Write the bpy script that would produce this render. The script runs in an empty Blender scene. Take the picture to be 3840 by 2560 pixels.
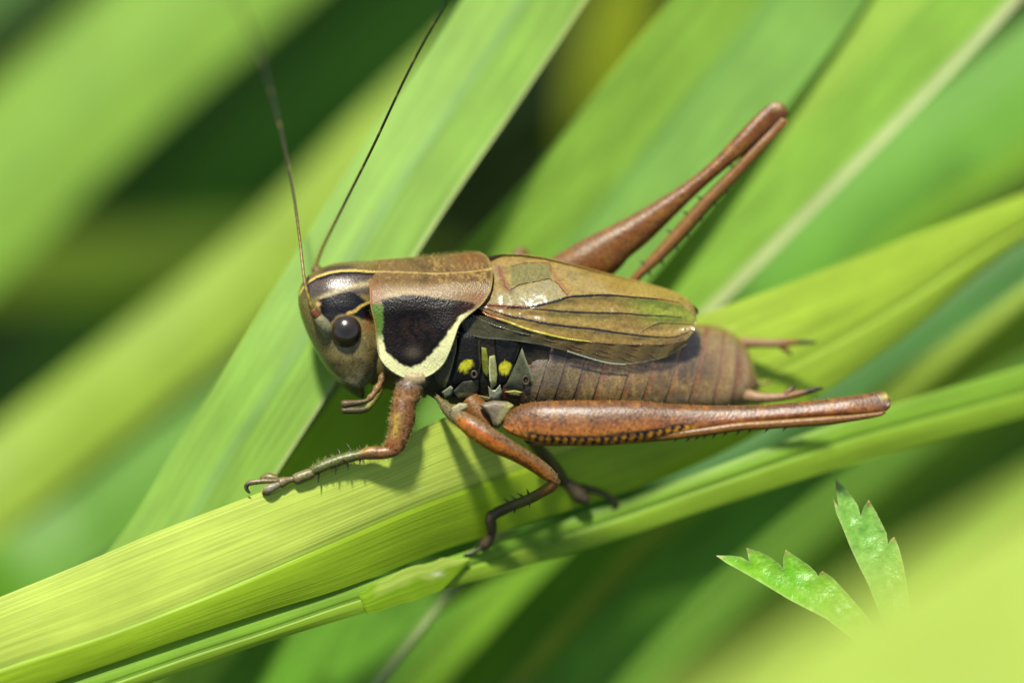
import bpy, math, random
import numpy as np
from mathutils import Matrix, Vector

# ------------------------------------------------------------------ camera, light, exposure
sc = bpy.context.scene
S = 0.00953e-3            # metres per photo pixel at the plane of focus (body about 16.5 mm long)
D = 0.200 / S             # camera distance in the same pixel unit
PITCH = math.radians(45)  # the camera looks down on the grass
H0 = 0.120                # height of the focus point above the soil
RX = math.radians(90) - PITCH
R = np.array(Matrix.Rotation(RX, 3, 'X'))
ORIG = np.array([0, 0, H0])

cam_d = bpy.data.cameras.new('camera')
cam = bpy.data.objects.new('camera', cam_d)
sc.collection.objects.link(cam)
cam.rotation_euler = (RX, 0, 0)
cam.location = ORIG + R @ np.array([0, 0, 0.200])
cam_d.sensor_width = 36
cam_d.lens = 36 * 0.200 / (3840 * S)
cam_d.clip_start = 0.01
cam_d.clip_end = 200
cam_d.dof.use_dof = True
cam_d.dof.focus_distance = 0.2003
cam_d.dof.aperture_fstop = 15.0
cam_d.dof.aperture_blades = 0
sc.camera = cam

SUN = R @ np.array([-0.16, 0.76, 0.62])      # direction towards the sun, in the camera's frame
SUN = SUN / np.linalg.norm(SUN)
elev = math.asin(SUN[2])
azim = math.atan2(SUN[0], SUN[1])
world = bpy.data.worlds.new('World')
sc.world = world
world.use_nodes = True
wn = world.node_tree
bgn = wn.nodes['Background']
sky = wn.nodes.new('ShaderNodeTexSky')
sky.sky_type = 'NISHITA'
sky.sun_disc = False
sky.sun_elevation = elev
sky.sun_rotation = azim
wn.links.new(sky.outputs[0], bgn.inputs[0])
bgn.inputs[1].default_value = 0.095
sun_d = bpy.data.lights.new('sun', 'SUN')
sun_d.energy = 4.9
sun_d.angle = math.radians(6.0)
sun_d.color = (1.0, 0.955, 0.84)
sun = bpy.data.objects.new('sun', sun_d)
sc.collection.objects.link(sun)
sun.rotation_euler = Vector(SUN).to_track_quat('Z', 'Y').to_euler()
sun.location = (0, 0, 1)
sc.view_settings.view_transform = 'Standard'
sc.view_settings.look = 'None'
sc.view_settings.exposure = 1.6
sc.view_settings.gamma = 1
sc.cycles.use_denoising = True
sc.cycles.max_bounces = 8
sc.cycles.transparent_max_bounces = 12
sc.cycles.sample_clamp_indirect = 6

rng = np.random.default_rng(7)
random.seed(7)

# ------------------------------------------------------------------ helpers
def W(p):
    """photo pixel x, y and depth towards the camera (all in focus-plane pixels) -> metres in the world"""
    p = np.asarray(p, float)
    k = (D - p[..., 2]) / D
    q = np.stack([(p[..., 0] - 1920) * k * S, (1280 - p[..., 1]) * k * S, p[..., 2] * S], -1)
    return q @ R.T + ORIG

def lin(c):
    c = np.asarray(c, float) / 255.0
    return np.where(c <= 0.04045, c / 12.92, ((c + 0.055) / 1.055) ** 2.4)

KI = 0.29
def C(r, g, b, k=None):
    return lin((r, g * 1.03, b * 0.86)) * (KI if k is None else k)

def spline(pts, n, closed=False):
    """Catmull-Rom through the points (any dimension), resampled to n points evenly by length"""
    P = np.asarray(pts, float)
    if len(P) == 2:
        t = np.linspace(0, 1, n)[:, None]
        return P[0] * (1 - t) + P[1] * t
    if closed:
        Q = np.vstack([P[-1], P, P[0], P[1]])
    else:
        Q = np.vstack([2 * P[0] - P[1], P, 2 * P[-1] - P[-2]])
    out = []
    m = 14
    for i in range(1, len(Q) - 2):
        p0, p1, p2, p3 = Q[i - 1], Q[i], Q[i + 1], Q[i + 2]
        t = np.linspace(0, 1, m, endpoint=False)[:, None]
        out.append(0.5 * (2 * p1 + (p2 - p0) * t + (2 * p0 - 5 * p1 + 4 * p2 - p3) * t ** 2
                          + (3 * p1 - p0 - 3 * p2 + p3) * t ** 3))
    out.append(Q[-2][None])
    Z = np.vstack(out)
    k = min(3, Z.shape[1])
    L = np.r_[0, np.cumsum(np.linalg.norm(np.diff(Z[:, :k], axis=0), axis=1))]
    tt = np.linspace(0, L[-1], n)
    return np.stack([np.interp(tt, L, Z[:, j]) for j in range(Z.shape[1])], 1)

def interp(x, table):
    t = np.asarray(table, float)
    return np.interp(x, t[:, 0], t[:, 1])

def sm(x, a, b):
    t = np.clip((np.asarray(x, float) - a) / (b - a), 0, 1)
    return t * t * (3 - 2 * t)

def dline(x, y, pts):
    P = np.asarray(pts, float)
    best = np.full(np.shape(x), 1e9)
    for (ax_, ay), (bx, by) in zip(P[:-1], P[1:]):
        vx, vy = bx - ax_, by - ay
        l2 = vx * vx + vy * vy + 1e-9
        t = np.clip(((x - ax_) * vx + (y - ay) * vy) / l2, 0, 1)
        best = np.minimum(best, np.hypot(x - ax_ - t * vx, y - ay - t * vy))
    return best

def sdpoly(x, y, poly):
    """signed distance, positive inside"""
    P = np.asarray(poly, float)
    d = dline(x, y, np.vstack([P, P[:1]]))
    inside = np.zeros(np.shape(x), bool)
    n = len(P)
    j = n - 1
    for i in range(n):
        xi, yi = P[i]
        xj, yj = P[j]
        c = ((yi > y) != (yj > y)) & (x < (xj - xi) * (y - yi) / (yj - yi + 1e-12) + xi)
        inside ^= c
        j = i
    return np.where(inside, d, -d)

def vnoise(x, y, s, seed=0):
    """smooth value noise in -1..1, cell size s"""
    X = np.asarray(x, float) / s + 1000.0
    Y = np.asarray(y, float) / s + 1000.0
    xi, yi = np.floor(X).astype(np.int64), np.floor(Y).astype(np.int64)
    fx, fy = X - xi, Y - yi
    fx, fy = fx * fx * (3 - 2 * fx), fy * fy * (3 - 2 * fy)
    def h(a, b):
        v = np.sin(a * 127.1 + b * 311.7 + seed * 74.7) * 43758.5453
        return v - np.floor(v)
    r = (h(xi, yi) * (1 - fx) + h(xi + 1, yi) * fx) * (1 - fy) + (h(xi, yi + 1) * (1 - fx) + h(xi + 1, yi + 1) * fx) * fy
    return r * 2 - 1

def fbm(x, y, s, seed=0):
    return 0.55 * vnoise(x, y, s, seed) + 0.3 * vnoise(x, y, s / 2.1, seed + 3) + 0.15 * vnoise(x, y, s / 4.3, seed + 5)

def mixc(col, mask, c):
    m = np.clip(np.asarray(mask), 0, 1)[..., None]
    return col * (1 - m) + np.asarray(c) * m

class Thing:
    """an Empty at a thing's base; its meshes are stored relative to it"""
    def __init__(self, name, base, label, cat, group=None):
        o = bpy.data.objects.new(name, None)
        sc.collection.objects.link(o)
        self.o = o
        self.base = W(base)
        o.location = self.base
        o.empty_display_size = 0.002
        tag(o, label, cat, group)

def tag(o, label=None, cat=None, group=None, kind=None):
    if label: o['label'] = label
    if cat: o['category'] = cat
    if group: o['group'] = group
    if kind: o['kind'] = kind
    return o

def obj(name, verts, faces, mat, parent=None, thing=None, col=None, uv=None, base=None, smooth=True, world_space=False):
    v = np.asarray(verts, float)
    w = v if world_space else W(v)
    if thing is not None:
        off = thing.base
    elif base is not None:
        off = np.asarray(base, float)
    else:
        off = w.mean(0)
    me = bpy.data.meshes.new(name)
    me.from_pydata((w - off).tolist(), [], [list(map(int, f)) for f in faces])
    if smooth:
        me.polygons.foreach_set('use_smooth', np.ones(len(me.polygons), bool))
    if col is not None:
        a = me.color_attributes.new('Col', 'FLOAT_COLOR', 'POINT')
        c4 = np.ones((len(v), 4), np.float32)
        c4[:, :3] = np.clip(col, 0.0, 1.0)
        a.data.foreach_set('color', c4.ravel())
    if uv is not None:
        ul = me.uv_layers.new(name='UVMap')
        li = np.empty(len(me.loops), np.int32)
        me.loops.foreach_get('vertex_index', li)
        ul.data.foreach_set('uv', np.asarray(uv, np.float32)[li].ravel())
    me.materials.append(mat)
    me.update()
    o = bpy.data.objects.new(name, me)
    sc.collection.objects.link(o)
    if parent is not None:
        o.parent = parent
    elif thing is not None:
        o.parent = thing.o
    else:
        o.location = off
    return o

def gfaces(n, m, wrap=False, flip=False, start=0):
    f = []
    mm = m if wrap else m - 1
    for i in range(n - 1):
        for j in range(mm):
            a, b = start + i * m + j, start + i * m + (j + 1) % m
            c, d = b + m, a + m
            f.append((a, d, c, b) if flip else (a, b, c, d))
    return f

def tube_geo(path, n=48, m=14, flat=1.0, sup=1.0, caps=True, flatdir=None):
    """path rows: x, y, d, r [, rd]. In-plane radius r, depth radius rd (default r*flat)"""
    P = np.asarray(path, float)
    if P.shape[1] == 4:
        P = np.c_[P, P[:, 3] * flat]
    Z = spline(P, n)
    T = np.gradient(Z[:, :3], axis=0)
    T /= np.linalg.norm(T, axis=1)[:, None] + 1e-9
    ref = np.array([0, 0, 1.0]) if flatdir is None else np.asarray(flatdir, float)
    B = ref - (T @ ref)[:, None] * T
    bl = np.linalg.norm(B, axis=1)[:, None]
    alt = np.array([0, 1.0, 0]) - (T @ np.array([0, 1.0, 0]))[:, None] * T
    B = np.where(bl > 0.15, B / (bl + 1e-9), alt / (np.linalg.norm(alt, axis=1)[:, None] + 1e-9))
    N = np.cross(B, T)
    a = np.linspace(0, 2 * np.pi, m, endpoint=False)
    ca, sa = np.cos(a), np.sin(a)
    if sup != 1.0:
        ca, sa = np.sign(ca) * np.abs(ca) ** sup, np.sign(sa) * np.abs(sa) ** sup
    V = Z[:, None, :3] + N[:, None] * (Z[:, 3, None] * ca)[..., None] + B[:, None] * (Z[:, 4, None] * sa)[..., None]
    V = V.reshape(-1, 3)
    F = gfaces(n, m, wrap=True)
    if caps:
        k = len(V)
        e = 0.35
        V = np.vstack([V, Z[0, :3] - T[0] * Z[0, 3] * e, Z[-1, :3] + T[-1] * Z[-1, 3] * e])
        F += [(k, (j + 1) % m, j) for j in range(m)]
        o = (n - 1) * m
        F += [(k + 1, o + j, o + (j + 1) % m) for j in range(m)]
    info = dict(u=np.repeat(np.linspace(0, 1, n), m), ca=np.tile(ca, n), sa=np.tile(sa, n))
    if caps:
        info = dict(u=np.r_[info['u'], 0, 1], ca=np.r_[info['ca'], 0, 0], sa=np.r_[info['sa'], 0, 0])
    return V, F, info

def join(parts):
    V, F, Cc = [], [], []
    k = 0
    for v, f, c in parts:
        V.append(v)
        F += [tuple(i + k for i in q) for q in f]
        Cc.append(c)
        k += len(v)
    return np.vstack(V), F, np.vstack(Cc)

def flatcol(V, c):
    return np.tile(np.asarray(c, float), (len(V), 1))

# ------------------------------------------------------------------ materials
def new_mat(name):
    m = bpy.data.materials.new(name)
    m.use_nodes = True
    nt = m.node_tree
    nt.nodes.clear()
    out = nt.nodes.new('ShaderNodeOutputMaterial')
    return m, nt, out

def N(nt, t, **kw):
    n = nt.nodes.new(t)
    for k, v in kw.items():
        setattr(n, k, v)
    return n

def mm_coords(nt, scale=(1, 1, 1)):
    tc = N(nt, 'ShaderNodeTexCoord')
    mp = N(nt, 'ShaderNodeMapping')
    mp.inputs['Scale'].default_value = [1000 * s for s in scale]
    nt.links.new(tc.outputs['Object'], mp.inputs['Vector'])
    return mp.outputs[0]

def mul_value(nt, color, fac_socket, lo, hi):
    mr = N(nt, 'ShaderNodeMapRange')
    mr.inputs['To Min'].default_value = lo
    mr.inputs['To Max'].default_value = hi
    mr.inputs['From Min'].default_value = 0.25
    mr.inputs['From Max'].default_value = 0.75
    nt.links.new(fac_socket, mr.inputs['Value'])
    vm = N(nt, 'ShaderNodeVectorMath', operation='MULTIPLY')
    nt.links.new(color, vm.inputs[0])
    nt.links.new(mr.outputs[0], vm.inputs[1])
    return vm.outputs[0]

def chitin(name, rough=0.38, spec=0.5, bump=0.25, grain=9.0, pits=None, var=(0.72, 1.28), sss=0.0, speck=None, transp=0.0, coat=0.0,
           transl=0.0, cells=None, coat_rough=0.12):
    m, nt, out = new_mat(name)
    L = nt.links
    co = mm_coords(nt)
    at = N(nt, 'ShaderNodeAttribute', attribute_name='Col')
    n1 = N(nt, 'ShaderNodeTexNoise')
    n1.inputs['Scale'].default_value = grain
    n1.inputs['Detail'].default_value = 5
    L.new(co, n1.inputs['Vector'])
    color = mul_value(nt, at.outputs['Color'], n1.outputs['Fac'], *var)
    hgt = n1.outputs['Fac']
    if pits:
        v = N(nt, 'ShaderNodeTexVoronoi')
        v.inputs['Scale'].default_value = pits
        L.new(co, v.inputs['Vector'])
        add = N(nt, 'ShaderNodeMath', operation='ADD')
        L.new(hgt, add.inputs[0])
        L.new(v.outputs['Distance'], add.inputs[1])
        hgt = add.outputs[0]
    if cells:
        v = N(nt, 'ShaderNodeTexVoronoi', feature='DISTANCE_TO_EDGE')
        v.inputs['Scale'].default_value = cells
        L.new(co, v.inputs['Vector'])
        mr = N(nt, 'ShaderNodeMapRange')
        mr.inputs['From Max'].default_value = 0.09
        mr.inputs['To Min'].default_value = 0.86
        mr.inputs['To Max'].default_value = 1.0
        L.new(v.outputs['Distance'], mr.inputs['Value'])
        vm = N(nt, 'ShaderNodeVectorMath', operation='MULTIPLY')
        L.new(color, vm.inputs[0])
        L.new(mr.outputs[0], vm.inputs[1])
        color = vm.outputs[0]
        sub = N(nt, 'ShaderNodeMath', operation='SUBTRACT')
        L.new(hgt, sub.inputs[0])
        L.new(mr.outputs[0], sub.inputs[1])
        hgt = sub.outputs[0]
    if speck:
        sc_, thr, dark = speck
        v = N(nt, 'ShaderNodeTexVoronoi')
        v.inputs['Scale'].default_value = sc_
        L.new(co, v.inputs['Vector'])
        mr = N(nt, 'ShaderNodeMapRange')
        mr.inputs['From Min'].default_value = thr * 0.75
        mr.inputs['From Max'].default_value = thr
        mr.inputs['To Min'].default_value = dark
        mr.inputs['To Max'].default_value = 1.0
        L.new(v.outputs['Distance'], mr.inputs['Value'])
        vm = N(nt, 'ShaderNodeVectorMath', operation='MULTIPLY')
        L.new(color, vm.inputs[0])
        L.new(mr.outputs[0], vm.inputs[1])
        color = vm.outputs[0]
    b = N(nt, 'ShaderNodeBump')
    b.inputs['Strength'].default_value = bump
    b.inputs['Distance'].default_value = 0.00006
    L.new(hgt, b.inputs['Height'])
    p = N(nt, 'ShaderNodeBsdfPrincipled')
    L.new(color, p.inputs['Base Color'])
    rm = N(nt, 'ShaderNodeMapRange')
    rm.inputs['To Min'].default_value = rough * 0.75
    rm.inputs['To Max'].default_value = rough * 1.35
    L.new(n1.outputs['Fac'], rm.inputs['Value'])
    L.new(rm.outputs[0], p.inputs['Roughness'])
    p.inputs['Specular IOR Level'].default_value = spec
    L.new(b.outputs[0], p.inputs['Normal'])
    if sss:
        p.inputs['Subsurface Weight'].default_value = sss
        p.inputs['Subsurface Radius'].default_value = (1.0, 0.45, 0.2)
        p.inputs['Subsurface Scale'].default_value = 0.00035
    if coat:
        p.inputs['Coat Weight'].default_value = coat
        p.inputs['Coat Roughness'].default_value = coat_rough
    sh = p.outputs[0]
    if transl:
        tl = N(nt, 'ShaderNodeBsdfTranslucent')
        L.new(color, tl.inputs['Color'])
        mx = N(nt, 'ShaderNodeMixShader')
        mx.inputs[0].default_value = transl
        L.new(sh, mx.inputs[1])
        L.new(tl.outputs[0], mx.inputs[2])
        sh = mx.outputs[0]
    if transp:
        tr = N(nt, 'ShaderNodeBsdfTransparent')
        mx = N(nt, 'ShaderNodeMixShader')
        mx.inputs[0].default_value = transp
        L.new(sh, mx.inputs[1])
        L.new(tr.outputs[0], mx.inputs[2])
        sh = mx.outputs[0]
    L.new(sh, out.inputs[0])
    return m

def leaf_mat(name, transl=0.42, stripes=9.0, amp=(0.8, 1.2), rough=0.5, bump=0.25, mottled=False, spec=0.16):
    """blade: vertex colour times fine veins that run along the blade (UV in millimetres: across, along)"""
    m, nt, out = new_mat(name)
    L = nt.links
    at = N(nt, 'ShaderNodeAttribute', attribute_name='Col')
    uv = N(nt, 'ShaderNodeUVMap')
    mp = N(nt, 'ShaderNodeMapping')
    mp.inputs['Scale'].default_value = (stripes, 0.12 if not mottled else stripes, 1)
    L.new(uv.outputs[0], mp.inputs['Vector'])
    n1 = N(nt, 'ShaderNodeTexNoise')
    n1.inputs['Scale'].default_value = 1.0
    n1.inputs['Detail'].default_value = 3
    L.new(mp.outputs[0], n1.inputs['Vector'])
    mp2 = N(nt, 'ShaderNodeMapping')
    mp2.inputs['Scale'].default_value = (1.1, 0.35, 1)
    L.new(uv.outputs[0], mp2.inputs['Vector'])
    n2 = N(nt, 'ShaderNodeTexNoise')
    n2.inputs['Scale'].default_value = 1.0
    n2.inputs['Detail'].default_value = 4
    L.new(mp2.outputs[0], n2.inputs['Vector'])
    color = mul_value(nt, at.outputs['Color'], n1.outputs['Fac'], *amp)
    color = mul_value(nt, color, n2.outputs['Fac'], 0.86, 1.14)
    b = N(nt, 'ShaderNodeBump')
    b.inputs['Strength'].default_value = bump
    b.inputs['Distance'].default_value = 0.00008
    L.new(n1.outputs['Fac'], b.inputs['Height'])
    p = N(nt, 'ShaderNodeBsdfPrincipled')
    L.new(color, p.inputs['Base Color'])
    p.inputs['Roughness'].default_value = rough
    p.inputs['Specular IOR Level'].default_value = spec
    L.new(b.outputs[0], p.inputs['Normal'])
    tl = N(nt, 'ShaderNodeBsdfTranslucent')
    hs = N(nt, 'ShaderNodeVectorMath', operation='MULTIPLY')
    hs.inputs[1].default_value = (1.4, 1.15, 0.3)
    L.new(color, hs.inputs[0])
    L.new(hs.outputs[0], tl.inputs['Color'])
    mx = N(nt, 'ShaderNodeMixShader')
    mx.inputs[0].default_value = transl
    L.new(p.outputs[0], mx.inputs[1])
    L.new(tl.outputs[0], mx.inputs[2])
    L.new(mx.outputs[0], out.inputs[0])
    return m

M = {}
M['blade'] = leaf_mat('blade_green')
M['blade_main'] = leaf_mat('blade_ribbed', stripes=13.0, amp=(0.82, 1.2), bump=0.28, rough=0.42, transl=0.42, spec=0.18)
M['leaflet'] = leaf_mat('leaflet_green', stripes=6.0, amp=(0.86, 1.14), bump=0.5, rough=0.36, transl=0.35, mottled=True, spec=0.22)
M['head'] = chitin('head_shell', rough=0.27, spec=0.2, bump=0.22, grain=14, var=(0.58, 1.42))
M['pronotum'] = chitin('pronotum_shell', rough=0.33, spec=0.09, bump=0.22, grain=16, pits=15.0, var=(0.7, 1.3))
M['thorax'] = chitin('thorax_shell', rough=0.42, spec=0.1, bump=0.3, grain=12)
M['abdomen'] = chitin('abdomen_shell', coat=0.45, rough=0.42, spec=0.3, bump=0.35, grain=11, var=(0.6, 1.4), coat_rough=0.22)
M['leg'] = chitin('leg_shell', rough=0.34, spec=0.2, bump=0.3, grain=10, var=(0.5, 1.5), speck=(6.0, 0.27, 0.3))
M['shin'] = chitin('shin_shell', rough=0.34, spec=0.26, bump=0.35, grain=12, var=(0.6, 1.4))
M['plain'] = chitin('smooth_shell', rough=0.45, spec=0.20, bump=0.3, grain=12, var=(0.65, 1.35))
M['spine'] = chitin('spine_shell', rough=0.3, spec=0.26, bump=0.0, grain=8)
M['eye'] = chitin('eye_facets', rough=0.2, spec=0.4, bump=0.05, grain=4, pits=38.0, var=(0.9, 1.1))
M['wing'] = chitin('wing_membrane', coat=0.28, rough=0.27, spec=0.5, bump=0.2, grain=9, var=(0.75, 1.25), transl=0.3, cells=5.5, transp=0.05)
M['wing_clear'] = chitin('clear_membrane', rough=0.22, spec=0.33, bump=0.4, grain=6, transl=0.25, transp=0.42, cells=3.0)
M['vein'] = chitin('wing_vein', rough=0.22, spec=0.40, bump=0.6, grain=20, coat=0.3)
M['antenna'] = chitin('antenna_shell', rough=0.4, spec=0.26, bump=0.1, grain=10)

# soil
m, nt, out = new_mat('soil')
co = mm_coords(nt, (0.05, 0.05, 0.05))
nn = N(nt, 'ShaderNodeTexNoise')
nn.inputs['Detail'].default_value = 8
nt.links.new(co, nn.inputs['Vector'])
cr = N(nt, 'ShaderNodeValToRGB')
cr.color_ramp.elements[0].color = (0.002, 0.005, 0.001, 1)  # near-black ramp: shade under the grass put into the soil colour
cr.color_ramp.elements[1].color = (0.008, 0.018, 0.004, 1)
nt.links.new(nn.outputs['Fac'], cr.inputs[0])
p = N(nt, 'ShaderNodeBsdfPrincipled')
p.inputs['Roughness'].default_value = 0.95
nt.links.new(cr.outputs[0], p.inputs['Base Color'])
nt.links.new(p.outputs[0], out.inputs[0])
M['soil'] = m

# ------------------------------------------------------------------ ground
g = 60.0
nx = 60
xs = np.sign(np.linspace(-1, 1, nx)) * np.abs(np.linspace(-1, 1, nx)) ** 4 * g
gx, gy = np.meshgrid(xs, xs, indexing='ij')
gz = 0.004 * vnoise(gx, gy, 0.03, 2) * np.exp(-(gx ** 2 + gy ** 2) / 4)
gv = np.stack([gx, gy, gz], -1).reshape(-1, 3)
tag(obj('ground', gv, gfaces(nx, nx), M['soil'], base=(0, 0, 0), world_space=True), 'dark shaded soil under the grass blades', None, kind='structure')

# ------------------------------------------------------------------ grass blades
GROUND_PX = H0 / S / math.sin(PITCH)

def edges_to_grid(E, n, m_half, dip=0.0, bow=0.0):
    """E: list of edge polylines (top, [mid], bottom) -> grid n x m in photo space plus across coordinate -1..1"""
    Z = [spline(e, n) for e in E]
    cols, uu = [], []
    k = len(Z) - 1
    for a in range(k):
        ts = np.linspace(0, 1, m_half + 1)
        if a > 0:
            ts = ts[1:]
        for t in ts:
            c = Z[a] * (1 - t) + Z[a + 1] * t
            c = c.copy()
            c[:, 2] += bow * 4 * t * (1 - t)
            cols.append(c)
            uu.append(-1 + 2 * (a + t) / k)
    G = np.stack(cols, 1)
    uu = np.array(uu)
    if dip:
        G[:, :, 2] -= dip * np.exp(-(uu / 0.06) ** 2)[None]
    return G, uu

def finish_blade(name, G, uu, colfn, mat, label, cat='grass blade', group=None, root=True, tip=True, rl=1.0, tl=0.05):
    """adds the way down to the soil at the start and a tapering tip at the end, in world space"""
    w = W(G)
    n, m = w.shape[:2]
    cen = w[:, m // 2]
    parts, along = [], []
    seg = np.r_[0, np.cumsum(np.linalg.norm(np.diff(cen, axis=0), axis=1))]
    if root:
        p0 = cen[0]
        t0 = cen[0] - cen[3]
        t0 /= np.linalg.norm(t0)
        l1 = 0.035 * rl
        p1 = p0 + t0 * l1
        p2 = p1 + t0 * 0.02 * rl + np.array([0, 0.01, 0])
        p2[2] = -0.004
        nr = 16
        tt = np.linspace(1, 0, nr, endpoint=False)[:, None]
        B = (1 - tt) ** 2 * p0 + 2 * tt * (1 - tt) * p1 + tt ** 2 * p2
        off = w[0] - cen[0]
        rw = B[:, None] + off[None] * (1 - 0.55 * tt)[:, None]
        parts.append(rw)
        d = np.linalg.norm(B - p0, axis=1)
        along.append(-d)
    parts.append(w)
    along.append(seg)
    if tip:
        p0 = cen[-1]
        t0 = cen[-1] - cen[-4]
        t0 /= np.linalg.norm(t0)
        nr = 14
        tt = np.linspace(0, 1, nr + 1)[1:, None]
        l1 = tl
        B = p0 + t0 * l1 * tt + np.array([0, 0, -0.4]) * l1 * tt ** 2
        off = w[-1] - cen[-1]
        parts.append(B[:, None] + off[None] * (1 - 0.97 * tt ** 1.4)[:, None])
        along.append(seg[-1] + l1 * tt[:, 0])
    A = np.concatenate(parts, 0)
    al = np.concatenate(along)
    n = len(A)
    wid = np.linalg.norm(w[n // 2 if n // 2 < len(w) else -1][-1] - w[n // 2 if n // 2 < len(w) else -1][0]) * 500
    U = np.tile(uu * wid, (n, 1))
    V = np.tile((al * 1000)[:, None], (1, m))
    # photo pixel of each vertex is only used to lay tone differences along the blade
    q = (A - ORIG) @ R
    k = (0.200 - q[..., 2]) / 0.200
    px = q[..., 0] / S / k + 1920
    py = 1280 - q[..., 1] / S / k
    col = colfn(np.tile(uu, (n, 1)), V, px, py)
    base = A[0].mean(0) if root else A[:, m // 2].mean(0)
    o = obj(name, A.reshape(-1, 3), gfaces(n, m), mat, col=col.reshape(-1, 3),
            uv=np.stack([U + 50, V + 100], -1).reshape(-1, 2), base=base, world_space=True)
    return tag(o, label, cat, group)

KL = 0.40
def G_(r, g, b):
    return lin((r, g, b * 0.84)) * KL

def pigment(base, edge=None, rib=None, half=None, side=1, ew=0.10, var=0.10, tipc=None, seed=0):
    base = np.asarray(base)
    def f(u, v, px, py):
        c = np.tile(base, u.shape + (1,)).astype(float)
        c = c * (1 + var * fbm(u * 3, v / 4.0, 1.0, seed))[..., None]
        if half is not None:
            c = mixc(c, sm(u, -0.04, 0.04), half)
        if rib is not None:
            c = mixc(c, np.exp(-(u / 0.10) ** 2), rib)
        if edge is not None:
            e = u * side
            c = mixc(c, sm(e, 1 - ew * 1.6, 1 - ew * 0.6), edge)
        return c
    return f

def ribbon_edges(center, fold=0.0, twist=0.0):
    """center rows: x, y, d, half-width -> three edges; fold lifts the middle, twist tilts the blade in depth"""
    Cn = spline(center, 40)
    T = np.gradient(Cn[:, :2], axis=0)
    T /= np.linalg.norm(T, axis=1)[:, None]
    Nn = np.stack([T[:, 1], -T[:, 0]], 1)
    hw = Cn[:, 3:4]
    top = np.c_[Cn[:, :2] + Nn * hw, Cn[:, 2] + twist * hw[:, 0]]
    bot = np.c_[Cn[:, :2] - Nn * hw, Cn[:, 2] - twist * hw[:, 0]]
    mid = np.c_[Cn[:, :2], Cn[:, 2] + fold * hw[:, 0]]
    return [top, mid, bot]

def blade(name, center, col, label, fold=0.15, twist=0.3, mat='blade', n=60, mh=6, group=None, **kw):
    G, uu = edges_to_grid(ribbon_edges(center, fold, twist), n, mh)
    return finish_blade(name, G, uu, col, M[mat], label, group=group, **kw)

# the folded blade that carries the cricket
topE = [(-500, 2440, 60), (0, 2237, 45), (300, 2114, 35), (600, 1988, 22), (1000, 1836, 5), (1300, 1727, -25), (1500, 1648, -60), (1650, 1572, -110),
        (2000, 1430, -270), (2620, 1185, -500), (3000, 1045, -640), (3840, 725, -950), (4500, 470, -1200)]
midE = [(-500, 2700, 75), (0, 2506, 65), (400, 2376, 52), (700, 2262, 42), (1000, 2138, 25), (1300, 2008, -35), (1600, 1882, -115), (2000, 1738, -260),
        (2500, 1565, -420), (2900, 1400, -560), (3300, 1190, -720), (3840, 850, -950), (4500, 520, -1200)]
botE = [(-500, 2790, 40), (0, 2625, 30), (400, 2492, 15), (700, 2388, 5), (1000, 2292, -30), (1300, 2200, -95), (1650, 2065, -225), (2000, 1955, -350),
        (2400, 1825, -460), (2700, 1700, -550), (3000, 1530, -620), (3400, 1255, -790), (3840, 905, -970), (4500, 540, -1210)]
# all three edges are sampled by the same stations, so that the veins run along the blade
G, uu = edges_to_grid([topE, midE, botE], 150, 22, dip=7, bow=9)
def main_col(u, v, px, py):
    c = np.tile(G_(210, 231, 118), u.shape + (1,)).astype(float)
    c = mixc(c, sm(u, -0.02, 0.03), G_(176, 212, 54))  # lower half toned darker: shade of the down-facing half put into the colour
    c = mixc(c, sm(v, 24, 40), G_(184, 216, 82))
    st = vnoise(u * 26, v / 60.0, 1.0, 4)
    c = c * (1 + 0.06 * st + 0.06 * fbm(u * 6, v / 5.0, 1.0, 9))[..., None]
    c = mixc(c, 0.55 * np.exp(-((u - 0.005) / 0.018) ** 2), G_(120, 160, 40))  # dark crease line: shade in the fold put into the colour
    sp = (vnoise(u * 40, v * 4.0, 1.0, 21) > 0.90) & (u < 0)
    c = mixc(c, 0.4 * sp, G_(230, 245, 170))
    return c
finish_blade('grass_blade', G, uu, main_col, M['blade_main'], 'broad pale green ribbed grass blade folded along its middle, under the cricket')

# the narrow blade below it
topE = [(-200, 2690, 5), (300, 2518, -12), (700, 2380, -30), (1000, 2284, -60), (1330, 2184, -125), (1700, 2082, -255), (2000, 1975, -395), (2300, 1882, -430), (2700, 1742, -402), (3200, 1562, -470), (3840, 1372, -650), (4600, 1180, -850)]
midE = [(-200, 2750, 19), (300, 2600, 2), (700, 2462, -16), (1000, 2365, -46), (1330, 2250, -111), (1700, 2140, -241), (2000, 2040, -381), (2300, 1945, -416), (2700, 1806, -388), (3200, 1640, -456), (3840, 1470, -636), (4600, 1260, -836)]
botE = [(-200, 2810, 1), (300, 2650, -16), (700, 2512, -34), (1000, 2408, -64), (1380, 2292, -134), (1750, 2186, -274), (2200, 2056, -429), (2700, 1895, -406), (3200, 1740, -474), (3840, 1562, -654), (4600, 1340, -854)]
G, uu = edges_to_grid([topE, midE, botE], 110, 9, dip=10, bow=6)
finish_blade('grass_blade', G, uu, pigment(G_(142, 188, 66), half=G_(160, 198, 66), rib=G_(150, 195, 80), seed=3), M['blade'],
             'narrow green grass blade with a torn sheath, just below the cricket')

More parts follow.
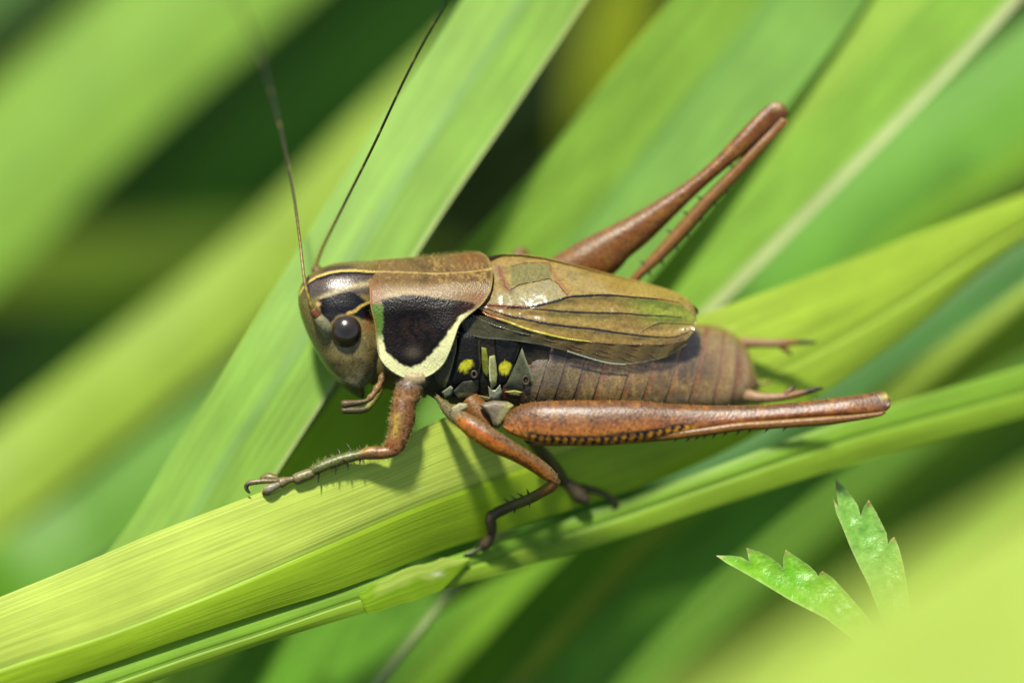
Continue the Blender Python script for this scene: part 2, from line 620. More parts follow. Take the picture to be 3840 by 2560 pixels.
# torn sheath flap on the narrow blade
sheath = Thing('leaf_sheath', (1400, 2240, -120), 'torn translucent sheath flap stuck to the narrow blade below the cricket', 'leaf sheath')
a = [(1340, 2216, -118), (1366, 2214, -112), (1400, 2186, -116), (1450, 2168, -130), (1500, 2138, -150), (1560, 2118, -172), (1610, 2112, -192), (1660, 2090, -214), (1706, 2096, -228), (1756, 2090, -246)]
b = [(1376, 2304, -122), (1384, 2298, -116), (1440, 2284, -130), (1500, 2262, -150), (1550, 2252, -166), (1600, 2230, -188), (1650, 2214, -208), (1690, 2176, -222), (1716, 2150, -232), (1762, 2104, -248)]
G, uu = edges_to_grid([a, b], 60, 14, bow=5)
px, py = G[..., 0].ravel(), G[..., 1].ravel()
u2 = np.tile(uu, (60, 1)).ravel()
c = np.tile(G_(146, 188, 40), (len(px), 1))
band = sm(u2 + 0.25 * vnoise(px, py, 60, 3), -0.15, 0.15)
c = mixc(G_(184, 210, 104) * np.ones((len(px), 3)), np.clip(band + (1 - sm(px, 1390, 1430)), 0, 1), G_(148, 190, 36))
c = mixc(c, 0.8 * np.exp(-(((px - 1640) / 22) ** 2 + ((py - 2152) / 8) ** 2)), G_(250, 255, 245))
obj('flap', G.reshape(-1, 3), gfaces(60, 15), M['blade'], thing=sheath, col=c, uv=np.stack([u2 * 0.6, px * 0.00953], -1))

# ---- named blades behind and before the cricket: x, y, d, half-width along the middle line
GB = 'grass blades behind the cricket'
blade('grass_blade', [(300, 2520, -330, 185), (640, 2060, -360, 185), (850, 1720, -380, 188), (1100, 1330, -400, 190), (1500, 690, -540, 196), (1780, 280, -620, 196), (2070, -160, -680, 196), (2200, -360, -720, 180)],
      pigment(G_(150, 196, 92), edge=G_(205, 222, 170), side=1, ew=0.05, rib=G_(140, 186, 112), seed=5),
      'long green blade with pale rim rising behind the head', tl=0.006, fold=0.10, twist=-0.2, n=90, mh=10, group=GB)
blade('grass_blade', [(1300, 1900, -760, 290), (1700, 1400, -780, 300), (2200, 860, -820, 300), (2560, 420, -880, 300), (2940, -60, -950, 290), (3140, -320, -970, 260)],
      pigment(G_(150, 196, 84), half=G_(136, 188, 92), rib=G_(130, 182, 100), seed=6),
      'broad soft green blade behind the raised hind leg', tl=0.006, fold=-0.12, twist=0.02, n=70, mh=8, group=GB)
blade('grass_blade', [(1850, 1680, -960, 250), (2290, 1200, -960, 258), (2534, 947, -960, 262), (2814, 667, -970, 262), (3214, 267, -980, 262), (3654, -183, -1000, 255), (3800, -330, -1010, 230)],
      pigment(G_(162, 202, 84), half=G_(150, 200, 84), edge=G_(222, 230, 200), side=1, ew=0.11, seed=7),
      'broad yellowish blade with thick white rim, crossing behind the wing tip', tl=0.006, fold=0.05, twist=-0.12, n=70, mh=10, group=GB)
blade('grass_blade', [(2200, 1930, -1250, 70), (2500, 1800, -1250, 75), (2900, 1610, -1300, 80), (3300, 1330, -1350, 90), (3840, 940, -1400, 105), (4400, 500, -1450, 90)],
      pigment(G_(74, 132, 62), seed=8), 'blue-green blade between the hind knee and the bright blade', fold=0.1, twist=-0.3, group=GB)
blade('grass_blade', [(2500, 2000, -1700, 120), (3000, 1660, -1700, 150), (3450, 1370, -1700, 160), (3900, 1080, -1700, 170), (4500, 700, -1700, 150)],
      pigment(G_(172, 204, 66), seed=9), 'yellow-green blade behind the knee of the lowered hind leg', fold=0.1, twist=-0.4, group=GB)
blade('grass_blade', [(1900, 1900, -2300, 150), (2700, 1180, -2300, 170), (3300, 690, -2300, 170), (3900, 250, -2300, 180), (4500, -200, -2300, 150)],
      pigment(G_(112, 176, 58), seed=10), 'blurred green blade under the white-rimmed blade', fold=0.1, twist=-0.35, group=GB)
blade('grass_blade', [(2300, 1800, -3000, 120), (3000, 1060, -3000, 140), (3500, 680, -3000, 150), (4000, 400, -3000, 150), (4600, 0, -3000, 130)],
      pigment(G_(134, 184, 60), seed=11), 'blurred light green blade behind the bright folded blade', fold=0.1, twist=-0.2, group=GB)
# upper left
GU = 'far out-of-focus blades behind the antennae'
blade('grass_blade', [(-800, 1500, -4000, 260), (-250, 930, -4000, 260), (150, 520, -4000, 265), (560, 150, -4000, 260), (1050, -260, -4000, 250), (1600, -700, -4000, 200)],
      pigment(G_(146, 192, 80), rib=G_(146, 192, 94), seed=12), 'very blurred light green blade far behind the antennae, whitish along its middle', fold=0.12, twist=-0.25, group=GU)
blade('grass_blade', [(-700, 2360, -2700, 190), (0, 1800, -2900, 165), (500, 1400, -2950, 160), (950, 1030, -3000, 150), (1400, 560, -3050, 135), (1750, 180, -3100, 100)],
      pigment(G_(158, 192, 64), seed=13), 'very blurred yellow-green blade far behind the head', tl=0.004, fold=0.15, twist=-0.3, group=GU)
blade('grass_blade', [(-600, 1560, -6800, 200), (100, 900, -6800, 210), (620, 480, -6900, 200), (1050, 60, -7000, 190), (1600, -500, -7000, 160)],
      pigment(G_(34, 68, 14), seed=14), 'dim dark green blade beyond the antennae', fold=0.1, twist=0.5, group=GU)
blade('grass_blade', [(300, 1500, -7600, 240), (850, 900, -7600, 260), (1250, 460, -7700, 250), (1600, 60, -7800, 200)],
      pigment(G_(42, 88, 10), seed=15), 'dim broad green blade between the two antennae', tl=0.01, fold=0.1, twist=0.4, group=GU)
blade('grass_blade', [(-900, 1030, -6200, 120), (-100, 1010, -6200, 130), (500, 985, -6300, 120), (1100, 930, -6400, 100)],
      pigment(G_(98, 128, 16), seed=16), 'olive blade lying level across the far grass', tl=0.01, fold=0.1, twist=-0.1, group=GU)
blade('grass_blade', [(-700, 2700, -3300, 130), (-100, 2260, -2400, 135), (350, 1960, -2400, 140), (800, 1610, -2450, 140), (1250, 1230, -2500, 90)],
      pigment(G_(100, 158, 34), seed=17), 'blurred green blade below the yellow-green far one', tl=0.006, fold=0.1, twist=-0.35, group=GU)
blade('grass_blade', [(-800, 520, -4800, 120), (-300, 160, -4800, 120), (130, -150, -4800, 120), (600, -500, -4800, 100)],
      pigment(G_(70, 115, 35), seed=18), 'small dim blade beyond the light green blade with the whitish middle', fold=0.1, twist=-0.35, group=GU)
# yellowish leaf far behind the top gap
blade('meadow_leaf', [(2150, 620, -5600, 20), (2230, 400, -5600, 95), (2290, 220, -5600, 135), (2330, 40, -5600, 120), (2380, -160, -5600, 60)],
      pigment(G_(140, 158, 6), seed=19), 'blurred olive yellow leaf in the dark gap above the wings', fold=0.1, twist=-0.35, tip=False, rl=0.4)
# below
GD = 'grass blades below the narrow blade'
blade('grass_blade', [(640, 3200, -760, 235), (940, 2800, -740, 235), (1190, 2470, -720, 235), (1480, 2110, -720, 235), (1740, 1800, -760, 200)],
      pigment(G_(104, 162, 44), edge=G_(224, 232, 200), side=1, ew=0.07, seed=20), 'green blade with thin white rim under the torn sheath', fold=0.1, twist=-0.35, mh=10, tip=False, group=GD)
blade('grass_blade', [(1350, 3100, -1500, 100), (1700, 2700, -1500, 105), (2000, 2350, -1500, 105), (2300, 2030, -1500, 90), (2600, 1750, -1500, 60)],
      pigment(G_(120, 176, 40), edge=G_(196, 214, 90), side=1, ew=0.3, seed=21), 'green blade with yellow rim under the narrow blade', fold=0.1, twist=-0.35, tip=False, group=GD)
blade('grass_blade', [(1700, 3050, -1500, 115), (2080, 2640, -1500, 120), (2450, 2230, -1500, 120), (2850, 1880, -1550, 110), (3300, 1560, -1600, 90)],
      pigment(G_(116, 178, 58), seed=22), 'shaded green blade running under the narrow blade', fold=0.1, twist=0.05, tip=False, group=GD)
blade('grass_blade', [(2300, 3000, -3400, 150), (2700, 2560, -3400, 140), (3150, 2120, -3400, 145), (3600, 1730, -3400, 140), (4200, 1250, -3400, 120)],
      pigment(G_(128, 172, 48), seed=23), 'blurred yellow-green blade behind the toothed leaflets', fold=0.1, twist=-0.1, group=GD)
blade('grass_blade', [(2900, 2900, -3400, 110), (3250, 2300, -3400, 90), (3550, 1960, -3400, 100), (3950, 1620, -3400, 110), (4500, 1200, -3400, 90)],
      pigment(G_(110, 160, 40), seed=24), 'blurred green blade beyond the upright toothed leaflet', fold=0.1, twist=-0.1, group=GD)
blade('grass_blade', [(-100, 3100, -1200, 130), (400, 2760, -1200, 130), (900, 2480, -1200, 130), (1400, 2200, -1250, 110), (1900, 1900, -1300, 80)],
      pigment(G_(92, 150, 40), seed=25), 'shaded green blade behind the lower end of the narrow blade', fold=0.1, twist=-0.35, tip=False, group=GD)
blade('grass_blade', [(1900, 3300, -5200, 300), (2500, 2740, -5200, 330), (3050, 2280, -5200, 340), (3600, 1800, -5200, 330), (4300, 1200, -5200, 280)],
      pigment(G_(104, 154, 36), seed=27), 'broad blurred green blade far beyond the toothed leaflets', fold=0.1, twist=-0.2, group=GD)
# close to the lens
blade('grass_blade', [(1640, 4050, 4600, 560), (2440, 3430, 4600, 600), (3240, 2930, 4600, 620), (3920, 2520, 4600, 610), (4800, 1960, 4600, 560), (5600, 1400, 4600, 450)],
      pigment(G_(174, 202, 68), seed=26, var=0.05), 'very blurred bright yellow-green blade hanging in front of the toothed leaflets', fold=0.05, twist=-0.4)

# low grass far behind, a mass nobody could count
def far_grass(nb):
    V, F, Cc, UV = [], [], [], []
    k = 0
    for i in range(nb):
        x = rng.uniform(-0.16, 0.16)
        y = rng.uniform(0.06, 0.34)
        h = rng.uniform(0.02, 0.05 + 0.06 * max(0, y - 0.1))
        L = h * rng.uniform(1.0, 1.5)
        a = rng.uniform(0.1, 1.2)
        hw = rng.uniform(0.0014, 0.0034)
        ph = rng.uniform(0, 6.28)
        n = 7
        t = np.linspace(0, 1, n)
        cx = x + L * 0.8 * t ** 1.5 * math.cos(a)
        cy = y + L * 0.3 * t ** 1.5 * math.sin(ph)
        cz = h * (t - 0.25 * t ** 3)
        wv = hw * (1 - t ** 2 * 0.95)
        dx, dy = math.sin(ph) * wv, math.cos(ph) * wv
        P = np.stack([np.stack([cx - dx, cy - dy, cz], 1), np.stack([cx + dx, cy + dy, cz], 1)], 1).reshape(-1, 3)
        V.append(P)
        F += gfaces(n, 2, start=k)
        b = G_(*[(56, 96, 20), (70, 112, 24), (84, 110, 20), (44, 80, 22)][i % 4]) * rng.uniform(0.15, 0.6)  # darkened: shade deep in the meadow is put into the grass colour
        Cc.append(np.tile(b, (2 * n, 1)))
        UV.append(np.stack([np.tile([0, 3], n), np.repeat(t * 40, 2)], 1))
        k += 2 * n
    o = obj('grass', np.vstack(V), F, M['blade'], col=np.vstack(Cc), uv=np.vstack(UV), base=(0, 0.2, 0), world_space=True)
    tag(o, 'low dark meadow grass growing from the soil far behind', 'grass', kind='stuff')
far_grass(2600)

# ------------------------------------------------------------------ toothed leaf
from mathutils.geometry import delaunay_2d_cdt
def toothed(up, low, plane, bow, cola, colb, step=11):
    """leaflet from its toothed outline: dense margin plus inner points, cupped along the middle"""
    P = np.array(list(up) + list(low)[::-1][:-1], float)
    Q = np.vstack([P, P[:1]])
    out = []
    for p, q in zip(Q[:-1], Q[1:]):
        k = max(1, int(np.hypot(*(q - p)) / step))
        out += [p + (q - p) * t for t in np.arange(k) / k]
    out = np.array(out)
    gx_, gy_ = np.meshgrid(np.arange(P[:, 0].min(), P[:, 0].max(), step), np.arange(P[:, 1].min(), P[:, 1].max(), step))
    gx_, gy_ = gx_.ravel() + rng.uniform(-2, 2, gx_.size), gy_.ravel() + rng.uniform(-2, 2, gx_.size)
    ok = sdpoly(gx_, gy_, out) > step * 0.6
    inner = np.stack([gx_[ok], gy_[ok]], 1)
    V2 = np.vstack([out, inner])
    n = len(out)
    r = delaunay_2d_cdt([Vector((x / 100, y / 100)) for x, y in V2], [(i_, (i_ + 1) % n) for i_ in range(n)], [list(range(n))], 1, 1e-6)
    V2 = np.array([(v.x * 100, v.y * 100) for v in r[0]])
    F = [tuple(f) for f in r[2]]
    sd_ = np.maximum(sdpoly(V2[:, 0], V2[:, 1], P), 0)
    d = plane[0] + plane[1] * (V2[:, 0] - P[0, 0]) + plane[2] * (V2[:, 1] - P[0, 1]) - bow * np.sqrt(np.minimum(sd_, 70) / 70) + 5 * vnoise(V2[:, 0], V2[:, 1], 34, 5)
    Gd = np.c_[V2, d]
    c = np.tile(cola, (len(V2), 1))
    c = mixc(c, 0.5 + 0.6 * fbm(V2[:, 0], V2[:, 1], 70, 8), colb)
    c = mixc(c, 0.55 * np.exp(-(sd_ / 6) ** 2), G_(205, 228, 165))
    return Gd, c, F

plant = Thing('toothed_leaf', (3420, 2560, -200), 'fresh green compound leaf, two toothed leaflets with tiny red tips', 'leaf')
L1u = [(2685, 2082), (2737, 2081), (2778, 2086), (2809, 2104), (2799, 2052), (2849, 2067), (2890, 2088), (2926, 2115), (2936, 2131), (2936, 2095), (2946, 2059), (2986, 2086), (3035, 2119),
       (3060, 2144), (3069, 2160), (3074, 2148), (3085, 2139), (3122, 2164), (3180, 2226), (3260, 2320), (3400, 2480)]
L1l = [(2685, 2082), (2724, 2110), (2766, 2133), (2807, 2156), (2882, 2200), (2952, 2243), (3015, 2276), (3098, 2318), (3230, 2420), (3380, 2520)]
tips1 = [(2697, 2086), (2806, 2062), (2950, 2072), (3088, 2150)]
L2u = [(3133, 1793), (3160, 1820), (3189, 1853), (3218, 1895), (3224, 1920), (3227, 1935), (3240, 1898), (3258, 1873), (3284, 1916), (3305, 1957), (3325, 1998), (3330, 2040), (3340, 2022), (3354, 2011),
       (3371, 2052), (3388, 2115), (3410, 2250), (3450, 2480)]
L2l = [(3133, 1793), (3135, 1837), (3145, 1900), (3130, 1880), (3124, 1866), (3135, 1920), (3156, 1969), (3189, 2052), (3214, 2106), (3255, 2189), (3320, 2350), (3400, 2500)]
tips2 = [(3139, 1812), (3261, 1886), (3128, 1880), (3356, 2022)]
for up, low, plane, bow_, ca, cb, tips in ((L1u, L1l, (-20, -0.10, 0.34), 22, G_(140, 204, 50), G_(112, 186, 44), tips1),
                                           (L2u, L2l, (-110, -0.06, 0.24), 18, G_(140, 196, 104), G_(118, 184, 74), tips2)):
    Gd, c, F = toothed(up, low, plane, bow_, ca, cb)
    bx_, by_ = (up[-1][0] + low[-1][0]) / 2, (up[-1][1] + low[-1][1]) / 2
    for tx, ty in tips:
        mx_, my_ = tx * 0.55 + bx_ * 0.45, ty * 0.55 + by_ * 0.45 + 14
        c = mixc(c, 0.4 * np.exp(-(dline(Gd[:, 0], Gd[:, 1], [(tx, ty), (mx_, my_), (bx_, by_)]) / 5) ** 2), G_(176, 214, 120))
        c = mixc(c, np.exp(-(((Gd[:, 0] - tx) / 7) ** 2 + ((Gd[:, 1] - ty) / 7) ** 2)), G_(214, 110, 100))
    obj('leaflet', Gd, F, M['leaflet'], thing=plant, col=c, uv=Gd[:, :2] * 0.00953)
V, F, info = tube_geo([(3360, 2440, -150, 16), (3440, 2560, -230, 18), (3500, 2900, -500, 20), (3540, 3600, -1600, 22), (3560, 5200, -4200, 24)], n=30, m=8)
obj('petiole', V, F, M['plain'], thing=plant, col=flatcol(V, G_(120, 160, 60)))

# ================================================================== the bush cricket
cr = Thing('bush_cricket', (1500, 1720, -150), 'brown bush cricket with a cream-edged dark pronotum, standing on the folded blade', 'cricket')

def axd(x):
    return interp(x, [(1000, 0), (1700, 0), (2050, -20), (2600, -190), (2900, -270)])

# ---------------- head
HL = [(978, 1330), (982, 1285), (986, 1256), (995, 1227), (1005, 1205), (1018, 1180), (1034, 1152), (1065, 1130), (1101, 1118), (1141, 1118), (1186, 1128), (1239, 1147), (1297, 1174),
      (1346, 1200), (1396, 1232), (1427, 1259), (1453, 1290), (1480, 1325), (1496, 1356)]
HR = [(978, 1350), (982, 1400), (990, 1430), (1100, 1450), (1300, 1450), (1350, 1432), (1382, 1427), (1400, 1421), (1418, 1408), (1432, 1392), (1442, 1379), (1460, 1376), (1480, 1374), (1490, 1370), (1496, 1362)]
HB = [(978, 25), (984, 60), (1000, 108), (1030, 138), (1080, 158), (1150, 168), (1250, 168), (1350, 150), (1400, 128), (1440, 112), (1470, 92), (1488, 66), (1496, 40)]
HDC = [(978, -190), (1050, -172), (1200, -160), (1350, -165), (1496, -185)]
gena = [(1150, 1200), (1180, 1300), (1215, 1365), (1262, 1410), (1310, 1437), (1345, 1450), (1378, 1445), (1408, 1422), (1432, 1382), (1460, 1300), (1460, 1100), (1150, 1000)]
def head_paint(px, py):
    n1 = fbm(px, py, 26, 1)
    c = np.tile(C(140, 122, 86), (len(px), 1))
    c = mixc(c, 0.9 * sm(py + 0.5 * (px - 1300), 1370, 1460) , C(146, 136, 118))
    c = mixc(c, sm(-px - 0.28 * py + 30 * n1, -1560, -1500), C(132, 120, 76))
    c = mixc(c, 0.55 * sm(n1, 0.0, 0.5) * sm(py, 1230, 1330), C(84, 66, 46))
    # back of the cheek
    c = mixc(c, 0.8 * sm(px, 1385, 1415), C(160, 132, 100))
    c = mixc(c, 0.75 * np.exp(-(dline(px, py, [(1412, 1280), (1424, 1330), (1427, 1375), (1412, 1412), (1380, 1440)]) / 9) ** 2), C(190, 172, 150))
    # crown
    line = [(1440, 1020), (1381, 1018), (1330, 1014), (1281, 1015), (1232, 1023), (1187, 1038), (1156, 1058), (1134, 1083), (1122, 1104)]
    below = interp(px, sorted((a, b) for a, b in line))
    up = sm(below - py, -3, 3)
    c = mixc(c, sm(1112 + 8 * n1 - py - 0.06 * (px - 1250), -10, 10) * sm(px, 1125, 1160), C(96, 80, 82))
    c = mixc(c, sm(-(py - below - 16) + 5 * n1, -5, 5) * (1 - up) * sm(px, 1130, 1150), C(30, 22, 20))
    band = [(1205, 1118), (1225, 1108), (1281, 1085), (1320, 1073), (1352, 1068), (1395, 1060)]
    c = mixc(c, 0.85 * np.exp(-(dline(px, py, band) / (11 + 4 * n1)) ** 2), C(206, 184, 164))
    black = [(1190, 1120), (1230, 1116), (1259, 1103), (1312, 1094), (1350, 1106), (1375, 1128), (1400, 1140), (1400, 1215), (1375, 1205), (1348, 1190), (1303, 1176), (1262, 1186), (1240, 1215), (1222, 1215), (1200, 1170)]
    c = mixc(c, sm(sdpoly(px, py, black) + 6 * n1, -4, 4), C(14, 10, 10))
    c = mixc(c, up * sm(px, 1140, 1170), mixc(np.tile(C(128, 102, 60), (len(px), 1)), 0.8 * np.exp(-((below - py - 14) / 9) ** 2) * sm(px, 1180, 1230) * (1 - sm(px, 1300, 1360)), C(40, 30, 22)))
    c = mixc(c, sm(4.2 + n1 * 1.2 - dline(px, py, line), -1.5, 1.5), C(224, 188, 112))
    yl = [(1395, 1128), (1381, 1134), (1352, 1148), (1332, 1166), (1306, 1174)]
    c = mixc(c, sm(5.5 + n1 * 2 - dline(px, py, yl), -2, 2), C(206, 168, 98))
    c = mixc(c, np.exp(-(((px - 1194) / 9) ** 2 + ((py - 1140) / 9) ** 2) ** 2), C(232, 180, 140))
    # fine pale streak on the cheek, orange spot behind the eye
    c = mixc(c, 0.6 * np.exp(-(dline(px, py, [(1365, 1262), (1378, 1282), (1383, 1305)]) / 3) ** 2), C(190, 160, 115))
    c = mixc(c, 0.6 * np.exp(-(((px - 1378) / 22) ** 2 + ((py - 1222) / 20) ** 2)), C(160, 92, 52))
    # mouth below the cheek
    sd = sdpoly(px, py, gena)
    c = mixc(c, sm(-sd, 0, 12) * sm(py, 1330, 1400), C(104, 96, 62))
    c = mixc(c, 0.7 * np.exp(-(sd / 4) ** 2) * sm(py, 1360, 1410), C(170, 160, 135))
    return c
ny, na = 120, 150
ys = 978 + (1496 - 978) * (0.5 - 0.5 * np.cos(np.linspace(0, np.pi, ny))) * 0.5 + (1496 - 978) * np.linspace(0, 1, ny) * 0.5
a = np.linspace(0, 2 * np.pi, na, endpoint=False)
xl, xr, hb, dc = interp(ys, HL), interp(ys, HR), interp(ys, HB), interp(ys, HDC)
def smooth1(v, k=3):
    for _ in range(k):
        v = np.r_[v[0], (v[:-2] + 2 * v[1:-1] + v[2:]) / 4, v[-1]]
    return v
xl, xr, hb, dc = smooth1(xl), smooth1(xr), smooth1(hb, 6), smooth1(dc, 6)
e = 0.82
ca, sa = np.sign(np.cos(a)) * np.abs(np.cos(a)) ** e, np.sign(np.sin(a)) * np.abs(np.sin(a)) ** e
X = ((xl + xr) / 2)[:, None] + ((xr - xl) / 2)[:, None] * ca
Y = np.tile(ys[:, None], (1, na))
Dp = dc[:, None] + hb[:, None] * sa
near = sm(sa, 0.0, 0.4)[None]
sd = sdpoly(X.ravel(), Y.ravel(), gena).reshape(X.shape)
Dp = Dp - 16 * near * sm(-sd, 0, 8) * sm(Y, 1330, 1400)
Dp = Dp + 10 * near * np.exp(-(((X - 1218) / 45) ** 2 + ((Y - 1235) / 50) ** 2))
Vh = np.stack([X, Y, Dp], -1).reshape(-1, 3)
Fh = gfaces(ny, na, wrap=True)
k = len(Vh)
Vh = np.vstack([Vh, [[1340, 977, -190]], [[1360, 1498, -185]]])
Fh += [(k, (j + 1) % na, j) for j in range(na)] + [(k + 1, (ny - 1) * na + j, (ny - 1) * na + (j + 1) % na) for j in range(na)]
head = obj('head', Vh, Fh, M['head'], thing=cr, col=head_paint(Vh[:, 0], Vh[:, 1]))

def ball(cx, cy, cd, rx, ry, rd, n=24, m=36):
    th = np.linspace(0.02, np.pi - 0.02, n)
    ph = np.linspace(0, 2 * np.pi, m, endpoint=False)
    X = cx + rx * np.sin(th)[:, None] * np.cos(ph)
    Y = cy + ry * np.sin(th)[:, None] * np.sin(ph)
    Z = cd + rd * np.cos(th)[:, None] * np.ones(m)
    return np.stack([X, Y, Z], -1).reshape(-1, 3), gfaces(n, m, wrap=True)

V, F = ball(1297, 1240, -10, 60, 63, 52, 36, 60)
r = np.hypot((V[:, 0] - 1297) / 60, (V[:, 1] - 1240) / 63)
c = np.tile(C(56, 42, 32), (len(V), 1))
c = mixc(c, np.exp(-(r / 0.35) ** 2), C(40, 32, 26))
c = mixc(c, sm(r, 0.80, 0.98) * sm(-(V[:, 0] - 1297) - (V[:, 1] - 1240), -40, 50), C(110, 76, 34))
obj('eye', V, F, M['eye'], parent=head, thing=cr, col=c)
V, F, info = tube_geo([(1297 + 63 * math.cos(t), 1240 + 66 * math.sin(t), -16, 5) for t in np.linspace(0, 2 * np.pi, 40)], n=80, m=8, caps=False)
obj('eye_rim', V, F, M['plain'], parent=head, thing=cr, col=flatcol(V, C(92, 70, 44)))
V, F = ball(1297, 1240, -320, 60, 63, 52, 16, 24)
obj('eye', V, F, M['eye'], parent=head, thing=cr, col=flatcol(V, C(38, 26, 20)))

# antennae: scape, pedicel and ringed whip
V, F, info = tube_geo([(1236, 1252, -16, 22), (1222, 1228, 6, 25), (1204, 1204, 20, 22), (1192, 1188, 24, 18)], n=24, m=16)
c = np.tile(C(150, 142, 122), (len(V), 1)) * (1 + 0.25 * vnoise(info['u'] * 300, info['ca'] * 30, 18, 2))[:, None]
scape1 = obj('antenna_base', V, F, M['plain'], parent=head, thing=cr, col=c)
V, F, info = tube_geo([(1194, 1190, 24, 17), (1182, 1174, 30, 16), (1174, 1160, 34, 13)], n=16, m=14)
obj('antenna_base', V, F, M['plain'], parent=head, thing=cr, col=flatcol(V, C(130, 74, 44)))
V, F, info = tube_geo([(1212, 1052, -250, 22), (1192, 1022, -270, 22), (1186, 1002, -275, 18)], n=14, m=14)
obj('antenna_base', V, F, M['plain'], parent=head, thing=cr, col=flatcol(V, C(120, 88, 50)))
def antenna(path, ring0):
    path = [(x, y, d, r * 0.72) for x, y, d, r in path]
    V, F, info = tube_geo(path, n=420, m=9)
    u = info['u']
    seg = np.abs((u * 120) % 1.0 - 0.5) * 2
    c = np.tile(C(150, 124, 40), (len(V), 1))
    c = mixc(c, sm(u, 0.03, 0.14), C(80, 66, 24))
    c = mixc(c, sm(u, 0.14, 0.35), C(40, 38, 16))
    c = c * (0.62 + 0.5 * sm(seg, 0.15, 0.6))[:, None]
    c = mixc(c, 0.55 * ((np.floor(u * 120) % 9) == ring0) * sm(u, 0.15, 0.2), C(150, 130, 60))
    return obj('antenna', V, F, M['antenna'], thing=cr, col=c)
antenna([(1176, 1164, 32, 13), (1166, 1140, 40, 10.5), (1146, 1075, 30, 9), (1134, 990, 0, 8.4), (1124, 900, -50, 8), (1097, 702, -210, 7.6), (1061, 522, -420, 7.2), (1029, 392, -640, 7), (988, 245, -960, 6.6), (945, 130, -1300, 6.2), (890, 10, -1700, 5.6), (800, -150, -2200, 4.5), (600, -420, -3000, 2.5)], 3)
antenna([(1186, 1004, -275, 14), (1188, 985, -272, 10.5), (1208, 931, -262, 8.5), (1250, 846, -220, 7.6), (1306, 735, -170, 7.3), (1404, 539, -60, 7.2), (1518, 294, 90, 7), (1600, 131, 190, 6.8), (1674, 0, 270, 6.6), (1740, -130, 340, 6), (1880, -430, 500, 4.5), (2050, -800, 800, 2.5)], 5)

# palps
def palp(path, cols):
    path = [(x, y, d, r * 1.2) for x, y, d, r in path]
    V, F, info = tube_geo(path, n=50, m=12)
    c = np.tile(cols[0], (len(V), 1))
    c = mixc(c, sm(info['u'], 0.5, 0.62), cols[1])
    return obj('palp', V, F, M['plain'], parent=head, thing=cr, col=c)
palp([(1440, 1402, -60, 10), (1434, 1418, -52, 14), (1425, 1438, -45, 9), (1414, 1456, -38, 13), (1402, 1474, -30, 8), (1390, 1488, -25, 11), (1376, 1501, -22, 7), (1350, 1508, -22, 9), (1310, 1512, -20, 12), (1290, 1515, -20, 14), (1281, 1517, -20, 10)], (C(140, 104, 70), C(96, 76, 48)))
palp([(1445, 1420, -150, 12), (1420, 1470, -150, 11), (1385, 1520, -140, 10), (1360, 1536, -135, 11), (1310, 1538, -130, 11), (1286, 1538, -130, 11), (1281, 1538, -130, 8)], (C(150, 140, 70), C(84, 72, 46)))
# ---------------- neck and underside between head and front hip
V, F, info = tube_geo([(1360, 1300, -180, 120, 110), (1440, 1330, -185, 120, 120), (1520, 1350, -190, 122, 130), (1620, 1370, -190, 125, 140)], n=24, m=28)
c = np.tile(C(120, 104, 52), (len(V), 1)) * (1 + 0.2 * fbm(V[:, 0], V[:, 1], 30, 2))[:, None]
obj('neck', V, F, M['plain'], thing=cr, col=c)

# ---------------- pronotum
PF = np.array([(1372, 982), (1380, 1010), (1384, 1034), (1386, 1087), (1390, 1150), (1404, 1212), (1412, 1280), (1419, 1324), (1433, 1355), (1464, 1387), (1504, 1409), (1549, 1420)], float)
PR = np.array([(1785, 947), (1812, 953), (1833, 972), (1846, 1005), (1848, 1040), (1842, 1085), (1826, 1118), (1803, 1146), (1763, 1177), (1725, 1214), (1705, 1266), (1687, 1315), (1665, 1360), (1634, 1391), (1593, 1413), (1549, 1420)], float)
nt_, ns = 150, 130
Ft, Rt = spline(PF, nt_), spline(PR, nt_)
s = np.linspace(0, 1, ns)[None, :, None]
G2 = Ft[:, None] * (1 - s) + Rt[:, None] * s
# the back edge bulges beyond straight rulings, the top line is nearly straight
px, py = G2[..., 0], G2[..., 1]
ytop = interp(px, [(1372, 982), (1482, 967), (1616, 958), (1705, 948), (1785, 946), (1850, 960)])
def pron_depth(px, py):
    rel = py - interp(px, [(1372, 982), (1482, 967), (1616, 958), (1705, 948), (1785, 946), (1850, 950)])
    d = np.interp(rel, [0, 12, 35, 65, 110, 150, 200, 280, 380, 470], [-210, -165, -115, -64, -14, 8, 22, 34, 38, 30])
    d = d + 10 * vnoise(px, py, 140, 3)
    # shallow saddle furrow and rolled rims
    d = d - 7 * np.exp(-(dline(px, py, [(1560, 980), (1610, 1020), (1600, 1060)]) / 12) ** 2)
    return d + axd(px) * 0.3
dp = pron_depth(px, py)
for _ in range(6):
    dp[1:-1] = (dp[:-2] + 2 * dp[1:-1] + dp[2:]) / 4
rim = np.abs(np.linspace(0, 1, ns) - 0.5) * 2
dp = dp + 5 * sm(rim, 0.965, 0.995)[None]
crow = np.stack([px, py, dp], -1)
